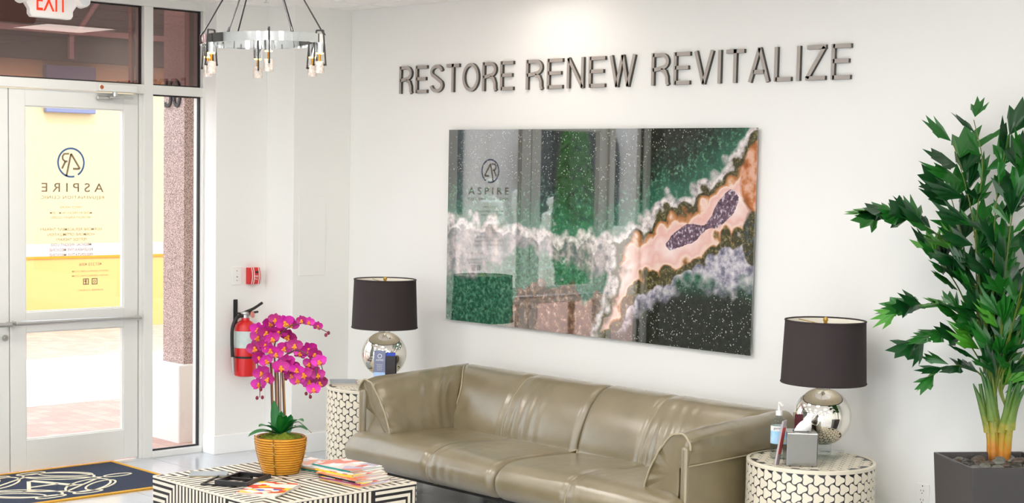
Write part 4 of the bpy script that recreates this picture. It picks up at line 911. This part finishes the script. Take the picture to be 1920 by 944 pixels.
def mag_mat(name, cols, sc=14):
    if name in MATS: return MATS[name]
    m = bpy.data.materials.new(name); m.use_nodes = True; nt = m.node_tree; b = nt.nodes['Principled BSDF']
    tc = nt.nodes.new('ShaderNodeTexCoord'); mp = nt.nodes.new('ShaderNodeMapping'); mp.inputs['Scale'].default_value = (1, 1.6, 1); nt.links.new(tc.outputs['Object'], mp.inputs[0])
    v = nt.nodes.new('ShaderNodeTexVoronoi'); v.inputs['Scale'].default_value = sc; nt.links.new(mp.outputs[0], v.inputs['Vector'])
    nt.links.new(ramp(nt, v.outputs['Color'], [(i/len(cols), c) for i, c in enumerate(cols)], 'CONSTANT'), b.inputs['Base Color']); b.inputs['Roughness'].default_value = 0.25
    MATS[name] = m; return m
m_page = mat('page_edge', (226, 220, 206), 0.8, vary=0.25, vscale=300)
def magazine(label, x, y, z, rz, w, l, th, cover, spine, grp, bend=0.0):
    t = thing('magazine', label, 'magazine', (x, y, z), rz, grp)
    nx = 8
    def slab(z0, z1, e):
        rows = []
        for i in range(nx+1):
            u_ = i/nx; xx = -w/2+w*u_; dz = bend*(u_**2); rows.append([(xx*(1+e), -l/2*(1+e), z0+dz), (xx*(1+e), l/2*(1+e), z0+dz), (xx*(1+e), l/2*(1+e), z1+dz), (xx*(1+e), -l/2*(1+e), z1+dz)])
        b = MB(); b.grid([r_[::-1] for r_ in rows], cu=True); b.f += [(0, 1, 2, 3), tuple(nx*4+j for j in (3, 2, 1, 0))]; b.m += [0, 0]; return b
    slab(0.0006, th-0.0006, -0.01).build('pages', m_page, t, 0); slab(th-0.0006, th, 0).build('front_cover', cover, t, 0); slab(0, 0.0006, 0).build('back_cover', spine, t, 0)
    MB().box((-w/2-0.0004, -l/2, 0), (-w/2+0.002, l/2, th)).build('spine', spine, t, 0)
    return t
mc = [mag_mat('cover_a', [(240, 236, 230), (226, 70, 50), (240, 232, 220), (244, 200, 60), (200, 90, 60), (236, 226, 216), (70, 90, 200)], 22), mag_mat('cover_b', [(240, 230, 226), (200, 196, 196), (226, 150, 120), (236, 232, 226), (150, 140, 140)], 16), mag_mat('cover_c', [(236, 210, 200), (226, 120, 100), (240, 236, 230), (190, 180, 200)], 14)]
pq = at_z(642, 705, TZ)
magazine('grey magazine on top of a pair on the left end table', 1.165, -0.575, TZ+0.0095, 0.95, 0.15, 0.20, 0.006, mat('grey_cover', (150, 156, 160), 0.35, vary=0.3, vscale=15), mat('grey_spine', (120, 126, 130), 0.4), 'magazines on the left end table')
magazine('tan magazine under a grey one on the left end table', 1.17, -0.57, TZ, 0.95, 0.15, 0.20, 0.009, mat('tan_cover', (214, 176, 146), 0.4), mat('tan_spine', (206, 160, 130), 0.4), 'magazines on the left end table')

# ------------------------------------------------------------------ striped coffee table
CTX, CTY, CTH, HF = 2.612, -2.026, 0.362, 0.433
m_ctb = mat('ebony_strip', (38, 34, 34), 0.35); m_ctc = mat('bone_strip', (236, 226, 206), 0.35, vary=0.1, vscale=20)
ct = thing('coffee_table', 'square coffee table inlaid with black and bone stripes in front of the sofa', 'coffee table', (CTX, CTY, 0))
MB().box((-HF+0.0015, -HF+0.0015, 0), (HF-0.0015, HF-0.0015, CTH-0.0015)).build('table_body', m_ctb, ct, 0)
def strips_side():
    W_, p_, out = 2*HF, 0.0275, []
    out.append([(0, CTH-0.005), (W_, CTH-0.005)])
    for k in range(7): out.append([(0.0, CTH-0.026-k*p_), (0.180-k*p_, CTH-0.026-k*p_), (0.180-k*p_, 0.0)])
    u = 0.207
    while u < 0.605: out.append([(u, 0.0), (u, CTH-0.012)]); u += p_
    for k in range(9): out.append([(0.625, CTH-0.026-k*p_), (W_-0.016-k*p_, CTH-0.026-k*p_), (W_-0.016-k*p_, 0.0)])
    return out
MS = Matrix(((1, 0, 0, -HF), (0, 0, -1, -HF+0.0012), (0, 1, 0, 0), (0, 0, 0, 1)))
for pl in strips_side():
    b = MB().ribbon(pl, 0.0140 if len(pl) > 2 or pl[0][0] else 0.010, -0.001, 0.0015, MS); me = b.mesh('inlay_strip', 0); me.materials.append(m_ctc)
    for q in range(4):
        o = bpy.data.objects.new('inlay_strip', me); COL.objects.link(o); o.parent = ct; o.rotation_euler = (0, 0, q*PI/2)
for k in range(11):
    d = 0.020+k*0.040; 
    if HF-d < 0.01: break
    me = MB().ribbon([(0.008, -d), (HF-d, -d), (HF-d, -HF+0.002)] if False else [(d-0.008, -HF+0.004), (d-0.008, -d-0.004), (HF-0.004, -d-0.004)], 0.0200, CTH-0.0025, CTH, None).mesh('inlay_strip', 0); me.materials.append(m_ctc)
    for q in range(4):
        o = bpy.data.objects.new('inlay_strip', me); COL.objects.link(o); o.parent = ct; o.rotation_euler = (0, 0, q*PI/2)
TT = CTH+0.0003
# reading matter
def mg(label, px_, py_, z, rz, w, l, th, cov, spn, grp, bend=0.0):
    p = at_z(px_, py_, TT); return magazine(label, p.x, p.y, z, rz, w, l, th, cov, spn, grp, bend)
sp_teal = mat('teal_spine', (40, 150, 140), 0.4); sp_yel = mat('yellow_spine', (240, 206, 60), 0.4); sp_org = mat('orange_spine', (230, 140, 90), 0.4); sp_pnk = mat('plum_spine', (140, 60, 100), 0.4); sp_tan = mat('ochre_spine', (214, 170, 100), 0.4); sp_wht = mat('white_spine', (236, 232, 226), 0.4); sp_blk = mat('black_spine', (30, 28, 32), 0.4)
G1 = 'magazines piled at the sofa corner of the coffee table'
stack = [('ochre magazine at the bottom of the pile near the sofa', sp_tan, 0.0), ('plum edged magazine second from the bottom of the pile near the sofa', sp_pnk, 0.05), ('black edged magazine third from the bottom of the pile near the sofa', sp_blk, -0.04), ('orange edged magazine in the middle of the pile near the sofa', sp_org, 0.06), ('yellow edged magazine third from the top of the pile near the sofa', sp_yel, -0.03), ('white edged magazine second from the top of the pile near the sofa', sp_wht, 0.04), ('teal edged magazine on top of the pile near the sofa', sp_teal, 0.0)]
z_ = TT
for k, (lab, spn, dr) in enumerate(stack):
    th = (0.007, 0.006, 0.007, 0.006, 0.008, 0.006, 0.007)[k]
    p = at_z(664-3.0*k, 906-2.0*k, TT)
    magazine(lab, p.x-0.02, p.y+0.03, z_, math.radians(95)+dr, 0.205, 0.262, th, mc[(k+2) % 3], spn, G1); z_ += th+0.0005
G2 = 'magazines behind the orchid basket'
z_ = TT
for k, (lab, spn) in enumerate((('teal edged magazine lowest behind the orchid basket', sp_teal), ('ochre edged magazine in the middle behind the orchid basket', sp_tan), ('patterned magazine on top behind the orchid basket', sp_wht))):
    magazine(lab, 2.445+0.015*k, -1.735, z_, math.radians(100+4*k), 0.20, 0.25, 0.007, mc[1], spn, G2); z_ += 0.0075
G3 = 'magazines at the front corner of the coffee table'
magazine('colourful magazine lying on top at the front corner of the coffee table', 2.80, -2.245, TT+0.0072, math.radians(33), 0.20, 0.262, 0.006, mc[0], sp_wht, G3)
magazine('pale magazine underneath at the front corner of the coffee table', 2.80, -2.25, TT, math.radians(28), 0.20, 0.262, 0.0067, mc[1], sp_wht, G3)
tbk = thing('booklet', 'thin grey booklet at the window side of the coffee table', 'booklet', (2.325, -2.25, TT), math.radians(52))
MB().box((-0.085, -0.055, 0), (0.085, 0.055, 0.006)).build('pages', mat('tan_edge', (176, 160, 130), 0.6), tbk, 0); MB().box((-0.087, -0.057, 0.006), (0.087, 0.057, 0.0075)).build('cover', mat('silver_grey_cover', (156, 166, 170), 0.3, vary=0.2, vscale=12), tbk, 0)
m_fr = mat('black_lacquer', (26, 23, 24), 0.3)
def frame_thing(label, x, y, z, rz, w, l, h, bw, slats):
    t = thing('wooden_frame', label, 'frame', (x, y, z), rz, 'black frames on the coffee table')
    for a, b in (((-w/2, -l/2, 0), (w/2, -l/2+bw, h)), ((-w/2, l/2-bw, 0), (w/2, l/2, h))): box('rail', a, b, m_fr, t, 0.002)
    for a, b in (((-w/2, -l/2+bw, 0), (-w/2+bw, l/2-bw, h)), ((w/2-bw, -l/2+bw, 0), (w/2, l/2-bw, h))): box('stile', a, b, m_fr, t, 0.002)
    for k in range(slats): yy = -l/2+bw+(l-2*bw)*(k+1)/(slats+1); box('slat', (-w/2+bw, yy-0.006, 0.002), (w/2-bw, yy+0.006, h*0.7), m_fr, t)
    return t
frame_thing('deep black slatted frame beside the orchid basket', 2.585, -2.235, TT+0.0085, math.radians(28), 0.165, 0.235, 0.02, 0.014, 1)
frame_thing('thin black frame under the deeper one on the coffee table', 2.515, -2.275, TT, math.radians(35), 0.17, 0.22, 0.008, 0.010, 0)

# ------------------------------------------------------------------ orchid in a coiled basket
op = at_z(526, 887, TT); OD = float(np.dot(np.array(op)-CAM, CF))
orc = thing('orchid', 'magenta orchid in a coiled rattan basket on the coffee table', 'potted orchid', tuple(op))
m_rat = mat('golden_rattan', (232, 160, 40), 0.35, bump=0.15, bscale=80, vary=0.4, vscale=18); m_tie = mat('rattan_tie', (140, 90, 24), 0.6)
prof = lambda t: 0.079+0.040*math.sin(t*PI/2*0.95)**0.9
NC = 15; BH = 0.172
MB().lathe([(0.074, 0.002)]+[(prof(k/12)-0.006, 0.004+BH*k/12) for k in range(13)]+[(prof(1)-0.016, BH), (prof(1)-0.02, BH-0.03)], 40).build('basket_liner', m_tie, orc)
for k in range(NC):
    t = (k+0.5)/NC; rr = prof(t)-0.002; zz = 0.002+BH*t; MB().tube([(rr*math.cos(a), rr*math.sin(a), zz) for a in np.linspace(0, 2*PI, 41)[:-1]], BH/NC*0.455, 8, True).build('coil', m_rat, orc)
az0 = math.atan2(CAM[1]-op.y, CAM[0]-op.x)
for a in (az0-0.28, az0+1.25, az0+2.8, az0-1.8):
    MB().tube([((prof(t)+0.006)*math.cos(a), (prof(t)+0.006)*math.sin(a), 0.002+BH*t) for t in np.linspace(0, 1, 10)], 0.003, 6).build('basket_tie', m_tie, orc)
    for t in (0.28, 0.62, 0.86):
        xb = MB()
        for s_ in (-1, 1): xb.tube([((prof(t+d*0.05)+0.0075)*math.cos(a+s_*d*0.075), (prof(t+d*0.05)+0.0075)*math.sin(a+s_*d*0.075), 0.002+BH*(t+d*0.05)) for d in (-1, 0, 1)], 0.0017, 5)
        xb.build('cross_tie', mat('pale_tie', (206, 170, 80), 0.6), orc)
rows = []
for i in range(12):
    r_ = 0.104*i/11+0.001; rows.append([(r_*math.cos(a), r_*math.sin(a), BH-0.012+0.030*(1-(r_/0.11)**2)+0.016*nz(r_*math.cos(a)*38, r_*math.sin(a)*38, 4)) for a in np.linspace(0, 2*PI, 49)[:-1]])
stuff(MB().grid([r_[::-1] for r_ in rows], cu=True).build('moss', mat('moss_green', (150, 160, 30), 0.95, bump=1.0, bscale=150, vrgb=(80, 100, 16), vscale=60), orc))
def opix(x, y, dd=0.0): return at_d(x, y, OD+dd)-op
m_stem = mat('orchid_stem', (110, 74, 60), 0.5, vary=0.5, vscale=40); m_twig = mat('dark_twig', (52, 62, 34), 0.5); m_bud = mat('orchid_bud', (122, 20, 52), 0.5)
stems = [[(518, 818, 0), (517, 740, 0), (515, 680, 0), (516, 642, 0), (535, 618, -0.02), (561, 607, -0.02), (590, 612, -0.01), (615, 624, 0)],
         [(534, 820, -0.01), (531, 740, 0), (529, 690, 0), (534, 668, 0.0), (552, 658, -0.03), (575, 665, -0.04), (592, 690, -0.03), (590, 722, -0.02), (580, 742, -0.02)],
         [(511, 815, 0.02), (509, 740, 0.02), (507, 680, 0.02), (500, 645, 0.0), (487, 640, -0.01), (482, 670, -0.02), (487, 715, -0.02), (487, 746, -0.02)],
         [(524, 818, 0.02), (522, 730, 0.02), (523, 680, 0.02), (545, 662, 0.02), (575, 655, 0.03), (600, 680, 0.03), (608, 711, 0.03)]]
for s_ in stems:
    pts = spline([opix(*q) for q in s_], 6); nn = len(pts); stm = MB().tube(pts, [0.0046-0.0028*i/nn for i in range(nn)], 7).build('stem', m_stem, orc)
    MB().tube([pts[0]+Vector((0.006, 0.004, 0)), pts[12]+Vector((0.006, 0.004, 0))], 0.0028, 6).build('stake', mat('bamboo_stake', (170, 120, 60), 0.6), stm)
def orchid_flower():
    b = MB()
    def petal(ang, L, Wd, z0, tipz, n=6):
        rows = []
        for i in range(n+1):
            t = i/n; w = Wd*math.sin(PI*min(1, t*0.93+0.07))**0.62*(1 if t < 0.97 else 0.5); rr = L*t; zz = z0+tipz*t*t
            rows.append([Vector((rr, s2*w, zz+0.10*abs(s2)*w*2)) for s2 in (-1, -0.5, 0, 0.5, 1)])
        M = RZ(ang); b.grid([[M @ p for p in r_] for r_ in rows])
    petal(PI/2, 0.034, 0.013, 0, 0.004); petal(PI/2+2.2, 0.033, 0.012, 0, -0.002); petal(PI/2-2.2, 0.033, 0.012, 0, -0.002)
    petal(0.22, 0.040, 0.021, 0.003, 0.004); petal(PI-0.22, 0.040, 0.021, 0.003, 0.004)
    return b
def orchid_lip():
    b = MB(); b.lathe([(0.002, -0.001), (0.006, 0.003), (0.007, 0.008), (0.003, 0.013)], 8)
    for sx in (-1, 1): b.tube([(0, -0.004, 0.006), (sx*0.007, -0.010, 0.012), (sx*0.011, -0.012, 0.014)], [0.004, 0.005, 0.002], 6)
    b.tube([(0, -0.004, 0.006), (0, -0.014, 0.010), (0, -0.022, 0.006)], [0.004, 0.006, 0.002], 6); return b
fms = []
for nm, c1, c2_ in (('magenta_petal', (206, 10, 150), (150, 4, 110)), ('deep_magenta_petal', (180, 6, 120), (130, 0, 84)), ('bright_magenta_petal', (222, 40, 176), (180, 10, 140))):
    me = orchid_flower().mesh('flower', 60); me.materials.append(mat(nm, c1, 0.45, vrgb=c2_, vscale=30)); fms.append(me)
lme = orchid_lip().mesh('lip', 60); lme.materials.append(mat('golden_lip', (240, 168, 24), 0.5, vrgb=(206, 90, 30), vscale=120))
FL = [(505, 606), (516, 600), (533, 604), (546, 607), (566, 601), (579, 604), (595, 612), (500, 623), (523, 623), (485, 633), (496, 648), (507, 655), (518, 664), (484, 672), (498, 677), (533, 652), (553, 648), (563, 663), (579, 655), (589, 665), (598, 678), (581, 683), (545, 687), (557, 692), (538, 680), (546, 703), (558, 712), (569, 702), (585, 697), (580, 716), (596, 703), (598, 718), (588, 730), (490, 699), (504, 711), (485, 721), (526, 690), (479, 653), (483, 617), (510, 635), (541, 630)]
rf = random.Random(11)
for k, (x, y) in enumerate(FL):
    p = opix(x, y, rf.uniform(-0.09, 0.03)); d = (Vector(CAM)-op-p).normalized(); d = (d+Vector((rf.uniform(-0.55, 0.55), rf.uniform(-0.55, 0.55), rf.uniform(-0.55, 0.25)))).normalized()
    z_ax = d; x_ax = Vector((0, 0, 1)).cross(z_ax).normalized(); y_ax = z_ax.cross(x_ax); sc = rf.uniform(0.92, 1.2)*(0.72 if y < 615 and x > 560 else 1)
    M = Matrix((( *[v for v in (x_ax.x, y_ax.x, z_ax.x)], p.x), (x_ax.y, y_ax.y, z_ax.y, p.y), (x_ax.z, y_ax.z, z_ax.z, p.z), (0, 0, 0, 1))) @ RZ(rf.uniform(-0.4, 0.4)) @ Matrix.Scale(sc, 4)
    o = bpy.data.objects.new('flower', fms[k % 3]); COL.objects.link(o); o.parent = orc; o.matrix_local = M
    l = bpy.data.objects.new('lip', lme); COL.objects.link(l); l.parent = o
for x, y, q in ((616, 625, 0), (611, 629, 0), (609, 711, 0.03), (574, 739, -0.02), (582, 745, -0.02), (482, 747, -0.02), (492, 746, -0.02), (536, 711, 0), (489, 731, -0.02)):
    p = opix(x, y, q); MB().lathe([(0.001, -0.009), (0.006, -0.006), (0.008, 0.0), (0.006, 0.007), (0.001, 0.010)], 10, T(*p)).build('bud', m_bud, orc)
def strap_leaf(base, d, L, Wd, rise, droop):
    rows = []; d = Vector(d).normalized(); side = Vector((-d.y, d.x, 0)).normalized()
    for i in range(11):
        t = i/10; c = Vector(base)+d*(L*t)+Vector((0, 0, rise*math.sin(t*PI*0.6)-droop*t*t)); w = Wd*math.sin(PI*min(1, t*0.9+0.1))**0.6
        rows.append([c+side*(w*s_)+Vector((0, 0, 0.28*w*abs(s_))) for s_ in (-1, -0.5, 0, 0.5, 1)])
    return MB().grid(rows)
m_ol = mat('orchid_leaf', (20, 112, 40), 0.3, vary=0.4, vscale=12, spec=0.6)
rt_ = Vector((CR[0], CR[1], 0)); tw = Vector((-CF[0], -CF[1], 0)).normalized()
for (a, L, Wd, rise, droop) in ((-1.0, 0.155, 0.034, 0.03, 0.03), (-0.75, 0.12, 0.032, 0.05, 0.0), (0.9, 0.14, 0.030, 0.08, 0.0), (1.2, 0.13, 0.028, 0.05, 0.02), (0.25, 0.085, 0.024, 0.09, -0.01), (2.6, 0.10, 0.026, 0.04, 0.02), (-2.4, 0.09, 0.026, 0.05, 0.01)):
    d = rt_*math.sin(a)+tw*math.cos(a); strap_leaf(Vector((0, 0, BH+0.012))+d*0.012, d, L, Wd, rise, droop).build('leaf', m_ol, orc, 60)
for dx, hh in ((-0.028, 0.17), (0.004, 0.12), (0.045, 0.105)):
    b = MB(); rows = []
    for i in range(10):
        t = i/9; c = rt_*(dx*(0.5+0.6*t))+Vector((0, 0, BH+0.005+hh*t)); w = 0.024*math.sin(PI*min(1, t*0.88+0.12))**0.6; rows.append([c+rt_*(w*s_)-tw*(0.3*w*(1-abs(s_)))+tw*0.02 for s_ in (-1, -0.5, 0, 0.5, 1)])
    b.grid(rows).build('leaf', m_ol, orc, 60)
MB().tube(spline([Vector((0, 0, BH+0.02)), rt_*0.07+Vector((0, 0, BH+0.07)), rt_*0.10+Vector((0, 0, BH+0.06)), rt_*0.145+Vector((0, 0, BH+0.02))], 6), [0.001]*6+[0.0028]*10+[0.0015]*3, 5).build('aerial_root', mat('grey_root', (110, 120, 96), 0.7), orc)

# ------------------------------------------------------------------ palm in a square planter
PZ = 0.66
A_ = at_z(1750, 848, PZ); B_ = at_z(1822, 879, PZ); e1 = (B_-A_); Lp = e1.length; e1.normalize(); e2 = Vector((-e1.y, e1.x, 0)); Wp = Lp*1.06
pc = A_+e1*(Lp/2)+e2*(Wp/2); pc.z = 0
m_pl = mat('charcoal_planter', (62, 58, 58), 0.35, bump=0.02, bscale=100)
pl = thing('planter', 'tapered square charcoal planter by the right wall', 'planter', tuple(pc), math.atan2(e2.y, e2.x))
def sq(sx, sy, z): return [(-sx, -sy, z), (sx, -sy, z), (sx, sy, z), (-sx, sy, z)]
hx, hy = Wp/2, Lp/2; k_ = 0.82
b = MB(); b.grid([sq(hx*k_, hy*k_, 0), sq(hx, hy, PZ), sq(hx-0.014, hy-0.014, PZ), sq(hx-0.03, hy-0.03, PZ-0.10)], cu=True); b.f += [(3, 2, 1, 0), (12, 13, 14, 15)]; b.m += [0, 0]
b.build('pot', m_pl, pl, 0, 0.004)
box('soil', (-hx+0.03, -hy+0.03, PZ-0.12), (hx-0.03, hy-0.03, PZ-0.062), mat('dark_soil', (40, 34, 30), 0.95, bump=0.8, bscale=80), pl)
m_st = [mat('river_stone_dark', (58, 54, 52), 0.35, vary=0.4, vscale=25), mat('river_stone_brown', (88, 74, 62), 0.35, vary=0.4, vscale=25), mat('river_stone_grey', (110, 110, 102), 0.35, vary=0.3, vscale=25)]
rs_ = random.Random(4); Mp = Matrix.Translation(pc) @ RZ(math.atan2(e2.y, e2.x)); stone_me = []
for q in range(5):
    rows = []
    for i in range(9):
        th = PI*i/8; rows.append([(math.sin(th)*math.cos(a)*(1+0.13*nz(math.cos(a)*1.3, math.sin(a)*1.3, q*3.3)), math.sin(th)*math.sin(a)*(0.8+0.1*nz(math.cos(a), th, q*2.0)), 0.62*math.cos(th)*(1+0.15*nz(a, th, q))) for a in np.linspace(0, 2*PI, 15)[:-1]])
    me = MB().grid([r_[::-1] for r_ in rows], cu=True).mesh('river_stone', 80); me.materials.append(m_st[q % 3]); stone_me.append(me)
trunk = at_z(1872, 862, PZ-0.05); placed = []
for layer in range(2):
    for i in range(-4, 5):
        for j in range(-4, 5):
            x = i*0.046+(0.023 if j % 2 else 0)+rs_.uniform(-0.008, 0.008); y = j*0.042+rs_.uniform(-0.008, 0.008)
            if abs(x) > hx-0.055 or abs(y) > hy-0.055: continue
            if layer and rs_.random() < 0.55: continue
            w_ = Mp @ Vector((x, y, 0)); 
            if (Vector((w_.x, w_.y))-Vector((trunk.x, trunk.y))).length < 0.045: continue
            s_ = rs_.uniform(0.019, 0.025)*(1.2 if layer else 1); o = bpy.data.objects.new('river_stone', stone_me[rs_.randrange(5)]); COL.objects.link(o)
            o.location = (w_.x, w_.y, PZ-0.062+s_*0.55+layer*0.022); o.rotation_euler = (rs_.uniform(-0.25, 0.25), rs_.uniform(-0.25, 0.25), rs_.uniform(0, 6)); o.scale = (s_*1.15, s_*1.15, s_)
            tag(o, 'smooth dark river stone around the palm stems in the planter', 'stone', 'river stones in the planter')
PD = float(np.dot(np.array(trunk)-CAM, CF))
palm = thing('palm', 'tall fishtail palm with jagged green leaves in the charcoal planter', 'palm', (trunk.x, trunk.y, PZ-0.062))
base = Vector(palm.location)
def ppix(x, y, dd=0.0):
    q = at_d(x, y, PD+dd)
    while q.y > -0.23: dd -= 0.02; q = at_d(x, y, PD+dd)
    return q-base
def cane_mat():
    m = bpy.data.materials.new('palm_cane'); m.use_nodes = True; nt = m.node_tree; b = nt.nodes['Principled BSDF']
    tc = nt.nodes.new('ShaderNodeTexCoord'); sx = nt.nodes.new('ShaderNodeSeparateXYZ'); nt.links.new(tc.outputs['Object'], sx.inputs[0])
    n = nt.nodes.new('ShaderNodeTexNoise'); n.inputs['Scale'].default_value = 30; nt.links.new(tc.outputs['Object'], n.inputs['Vector'])
    a = nt.nodes.new('ShaderNodeMath'); a.operation = 'MULTIPLY_ADD'; a.inputs[1].default_value = 0.12; nt.links.new(n.outputs['Fac'], a.inputs[0]); nt.links.new(sx.outputs[2], a.inputs[2])
    nt.links.new(ramp(nt, a.outputs[0], [(0.08, (150, 84, 24)), (0.14, (196, 130, 40)), (0.20, (170, 150, 50)), (0.27, (96, 122, 36)), (0.40, (44, 92, 28))]), b.inputs['Base Color']); b.inputs['Roughness'].default_value = 0.4
    return m
m_cane = [cane_mat() if True else mat('palm_cane', (196, 120, 34), 0.5, vrgb=(120, 90, 30), vscale=14, bump=0.2, bscale=40), mat('palm_sheath', (120, 132, 40), 0.4, vrgb=(60, 86, 24), vscale=9)]
canes = [[(1858, 866, -0.01), (1856, 820, -0.01), (1846, 770, -0.02), (1838, 720, -0.03)], [(1868, 868, -0.03), (1868, 820, -0.03), (1866, 760, -0.03), (1862, 700, -0.03)], [(1878, 868, -0.01), (1880, 820, 0.0), (1886, 770, 0.0), (1896, 715, 0.0)], [(1886, 864, 0.02), (1892, 815, 0.02), (1900, 765, 0.03), (1914, 720, 0.05)], [(1864, 862, 0.03), (1862, 800, 0.03), (1856, 740, 0.04), (1850, 690, 0.05)]]
for c in canes:
    pts = spline([ppix(*q) for q in c], 6); nn = len(pts)
    cn = MB().tube(pts, [0.019-0.012*i/nn for i in range(nn)], 10).build('cane', m_cane[0], palm)
    # sheath blade wrapping the upper cane
    rows = []
    for i in range(7, nn):
        t = (i-7)/(nn-8); p = pts[i]; w = 0.021*(1-t)**0.7+0.002; p = p+(rt_*(1 if c[-1][0] > c[0][0]-2 else -1)*0.030*t*t); rows.append([p+rt_*(w*math.cos(a))+tw*(w*0.8*math.sin(a)) for a in np.linspace(-0.4, PI+0.4, 9)])
    MB().grid(rows).build('sheath', m_cane[0], cn, 60)
def fish_leaf(seed):
    r_ = random.Random(seed); n = 9; inner, outer = [], []; skew = r_.uniform(-0.12, 0.12); spread = r_.uniform(0.50, 0.82)
    for i in range(n):
        s_ = i/(n-1)*2-1; a = s_*spread+skew; L = (1-0.30*abs(s_)**1.4)*(1.0 if i % 2 else 0.70)*r_.uniform(0.85, 1.1)
        inner.append(Vector((0.45*math.cos(a), 0.45*math.sin(a)*0.9, 0.035*(1 if i % 2 else -1)))); outer.append(Vector((L*math.cos(a), L*math.sin(a), 0.03*(1 if i % 2 else -1)-0.10*L*L)))
    b = MB(); vs = [Vector((0, 0, 0))]+inner+outer; fs = [(0, 1+i, 2+i) for i in range(n-1)]+[(1+i, 1+n+i, 2+n+i, 2+i) for i in range(n-1)]
    b.add(vs, fs); return b
m_pf = [mat('palm_leaf_mid', (34, 118, 34), 0.32, vary=0.45, vscale=5, spec=0.6), mat('palm_leaf_dark', (16, 76, 28), 0.3, vary=0.4, vscale=5, spec=0.6), mat('palm_leaf_light', (78, 160, 40), 0.35, vary=0.35, vscale=5, spec=0.5)]
lf_me = []
for q in range(9):
    me = fish_leaf(q+20).mesh('leaflet', 70); me.materials.append(m_pf[(0, 1, 0, 1, 2, 0, 1, 0, 1)[q]]); lf_me.append(me)
FR = [([(1862, 715, 0), (1838, 560, -0.02), (1768, 450, -0.05), (1690, 405, -0.08), (1640, 398, -0.10)], 19, 0.155), ([(1858, 700, 0), (1800, 590, -0.06), (1730, 572, -0.10), (1690, 580, -0.12)], 13, 0.14), ([(1858, 720, 0), (1812, 640, -0.05), (1760, 628, -0.08), (1722, 640, -0.1)], 9, 0.12),
      ([(1862, 720, 0), (1836, 600, 0), (1830, 430, 0.02), (1842, 310, 0.02), (1826, 225, 0.02)], 11, 0.115), ([(1870, 710, 0), (1884, 520, -0.02), (1902, 380, -0.04), (1928, 290, -0.06)], 16, 0.16), ([(1855, 700, 0.02), (1838, 540, 0.03), (1820, 390, 0.03), (1788, 270, 0.02)], 17, 0.15),
      ([(1878, 710, 0), (1935, 600, 0), (1990, 500, 0.02)], 10, 0.14), ([(1876, 700, 0.02), (1960, 540, 0.06), (2040, 430, 0.1)], 11, 0.14), ([(1855, 700, 0), (1806, 560, -0.02), (1770, 500, -0.04), (1748, 470, -0.05)], 9, 0.125), ([(1870, 690, -0.03), (1882, 570, -0.1), (1868, 470, -0.16)], 10, 0.14),
      ([(1880, 700, 0.03), (1925, 500, 0.05), (1965, 320, 0.08)], 12, 0.14), ([(1860, 730, 0), (1822, 690, -0.05), (1775, 688, -0.08), (1755, 700, -0.09)], 7, 0.11), ([(1880, 730, -0.02), (1925, 660, -0.08), (1970, 640, -0.12)], 8, 0.12), ([(1852, 680, 0.03), (1822, 540, 0.06), (1800, 430, 0.08), (1780, 360, 0.08)], 10, 0.13), ([(1868, 680, 0.03), (1862, 520, 0.07), (1868, 380, 0.09), (1890, 260, 0.10)], 10, 0.13), ([(1866, 700, -0.02), (1846, 600, -0.1), (1812, 520, -0.16)], 8, 0.13), ([(1872, 700, -0.02), (1895, 620, -0.1), (1915, 560, -0.16)], 8, 0.13)]
rl = random.Random(21)
for pts_, nl, LL in FR:
    c0 = min(canes, key=lambda c: abs(c[2][0]-pts_[0][0])+60*abs(c[2][2]-pts_[0][2])); pts = spline([ppix(*c0[1]), ppix(*c0[2])]+[ppix(*q) for q in pts_], 8); nn = len(pts)
    ra = MB().tube(pts, [0.0055-0.0038*i/nn for i in range(nn)], 6).build('frond', m_cane[1], palm)
    nl = int(nl*1.2)
    for k in range(nl):
        t = 0.46+0.54*k/(nl-1); i = min(nn-1, int(t*(nn-1))); p = pts[i]; tg_ = (pts[min(nn-1, i+1)]-pts[max(0, i-1)]).normalized()
        sd_ = tg_.cross(Vector((0, 0, 1))); sd_ = sd_.normalized() if sd_.length > 0.05 else rt_.copy()
        sgn = -1 if k % 2 else 1; d = (tg_*(0.75 if k < nl-1 else 1.5)+sd_*(sgn*rl.uniform(0.5, 1.0))+rt_*(sgn*rl.uniform(0.1, 0.7))+Vector((0, 0, rl.uniform(-0.25, 0.35)))).normalized()
        nrm = (Vector((0, 0, 1))*rl.uniform(0.3, 1.0)+tw*rl.uniform(0.1, 0.9)+Vector((rl.uniform(-0.4, 0.4), rl.uniform(-0.4, 0.4), 0))); y_ax = nrm.cross(d).normalized(); z_ax = d.cross(y_ax); sc = LL*rl.uniform(0.95, 1.5)
        base_l = p+d*0.015
        tip = base+base_l+d*sc
        if tip.y > -0.13: d = (d-Vector((0, (tip.y+0.15)/sc, 0))).normalized(); y_ax = nrm.cross(d).normalized(); z_ax = d.cross(y_ax)
        o = bpy.data.objects.new('leaflet', lf_me[rl.randrange(9)]); COL.objects.link(o); o.parent = ra
        o.matrix_local = Matrix(((d.x, y_ax.x, z_ax.x, base_l.x), (d.y, y_ax.y, z_ax.y, base_l.y), (d.z, y_ax.z, z_ax.z, base_l.z), (0, 0, 0, 1))) @ Matrix.Diagonal((sc, sc*rl.uniform(0.6, 0.95), sc, 1))
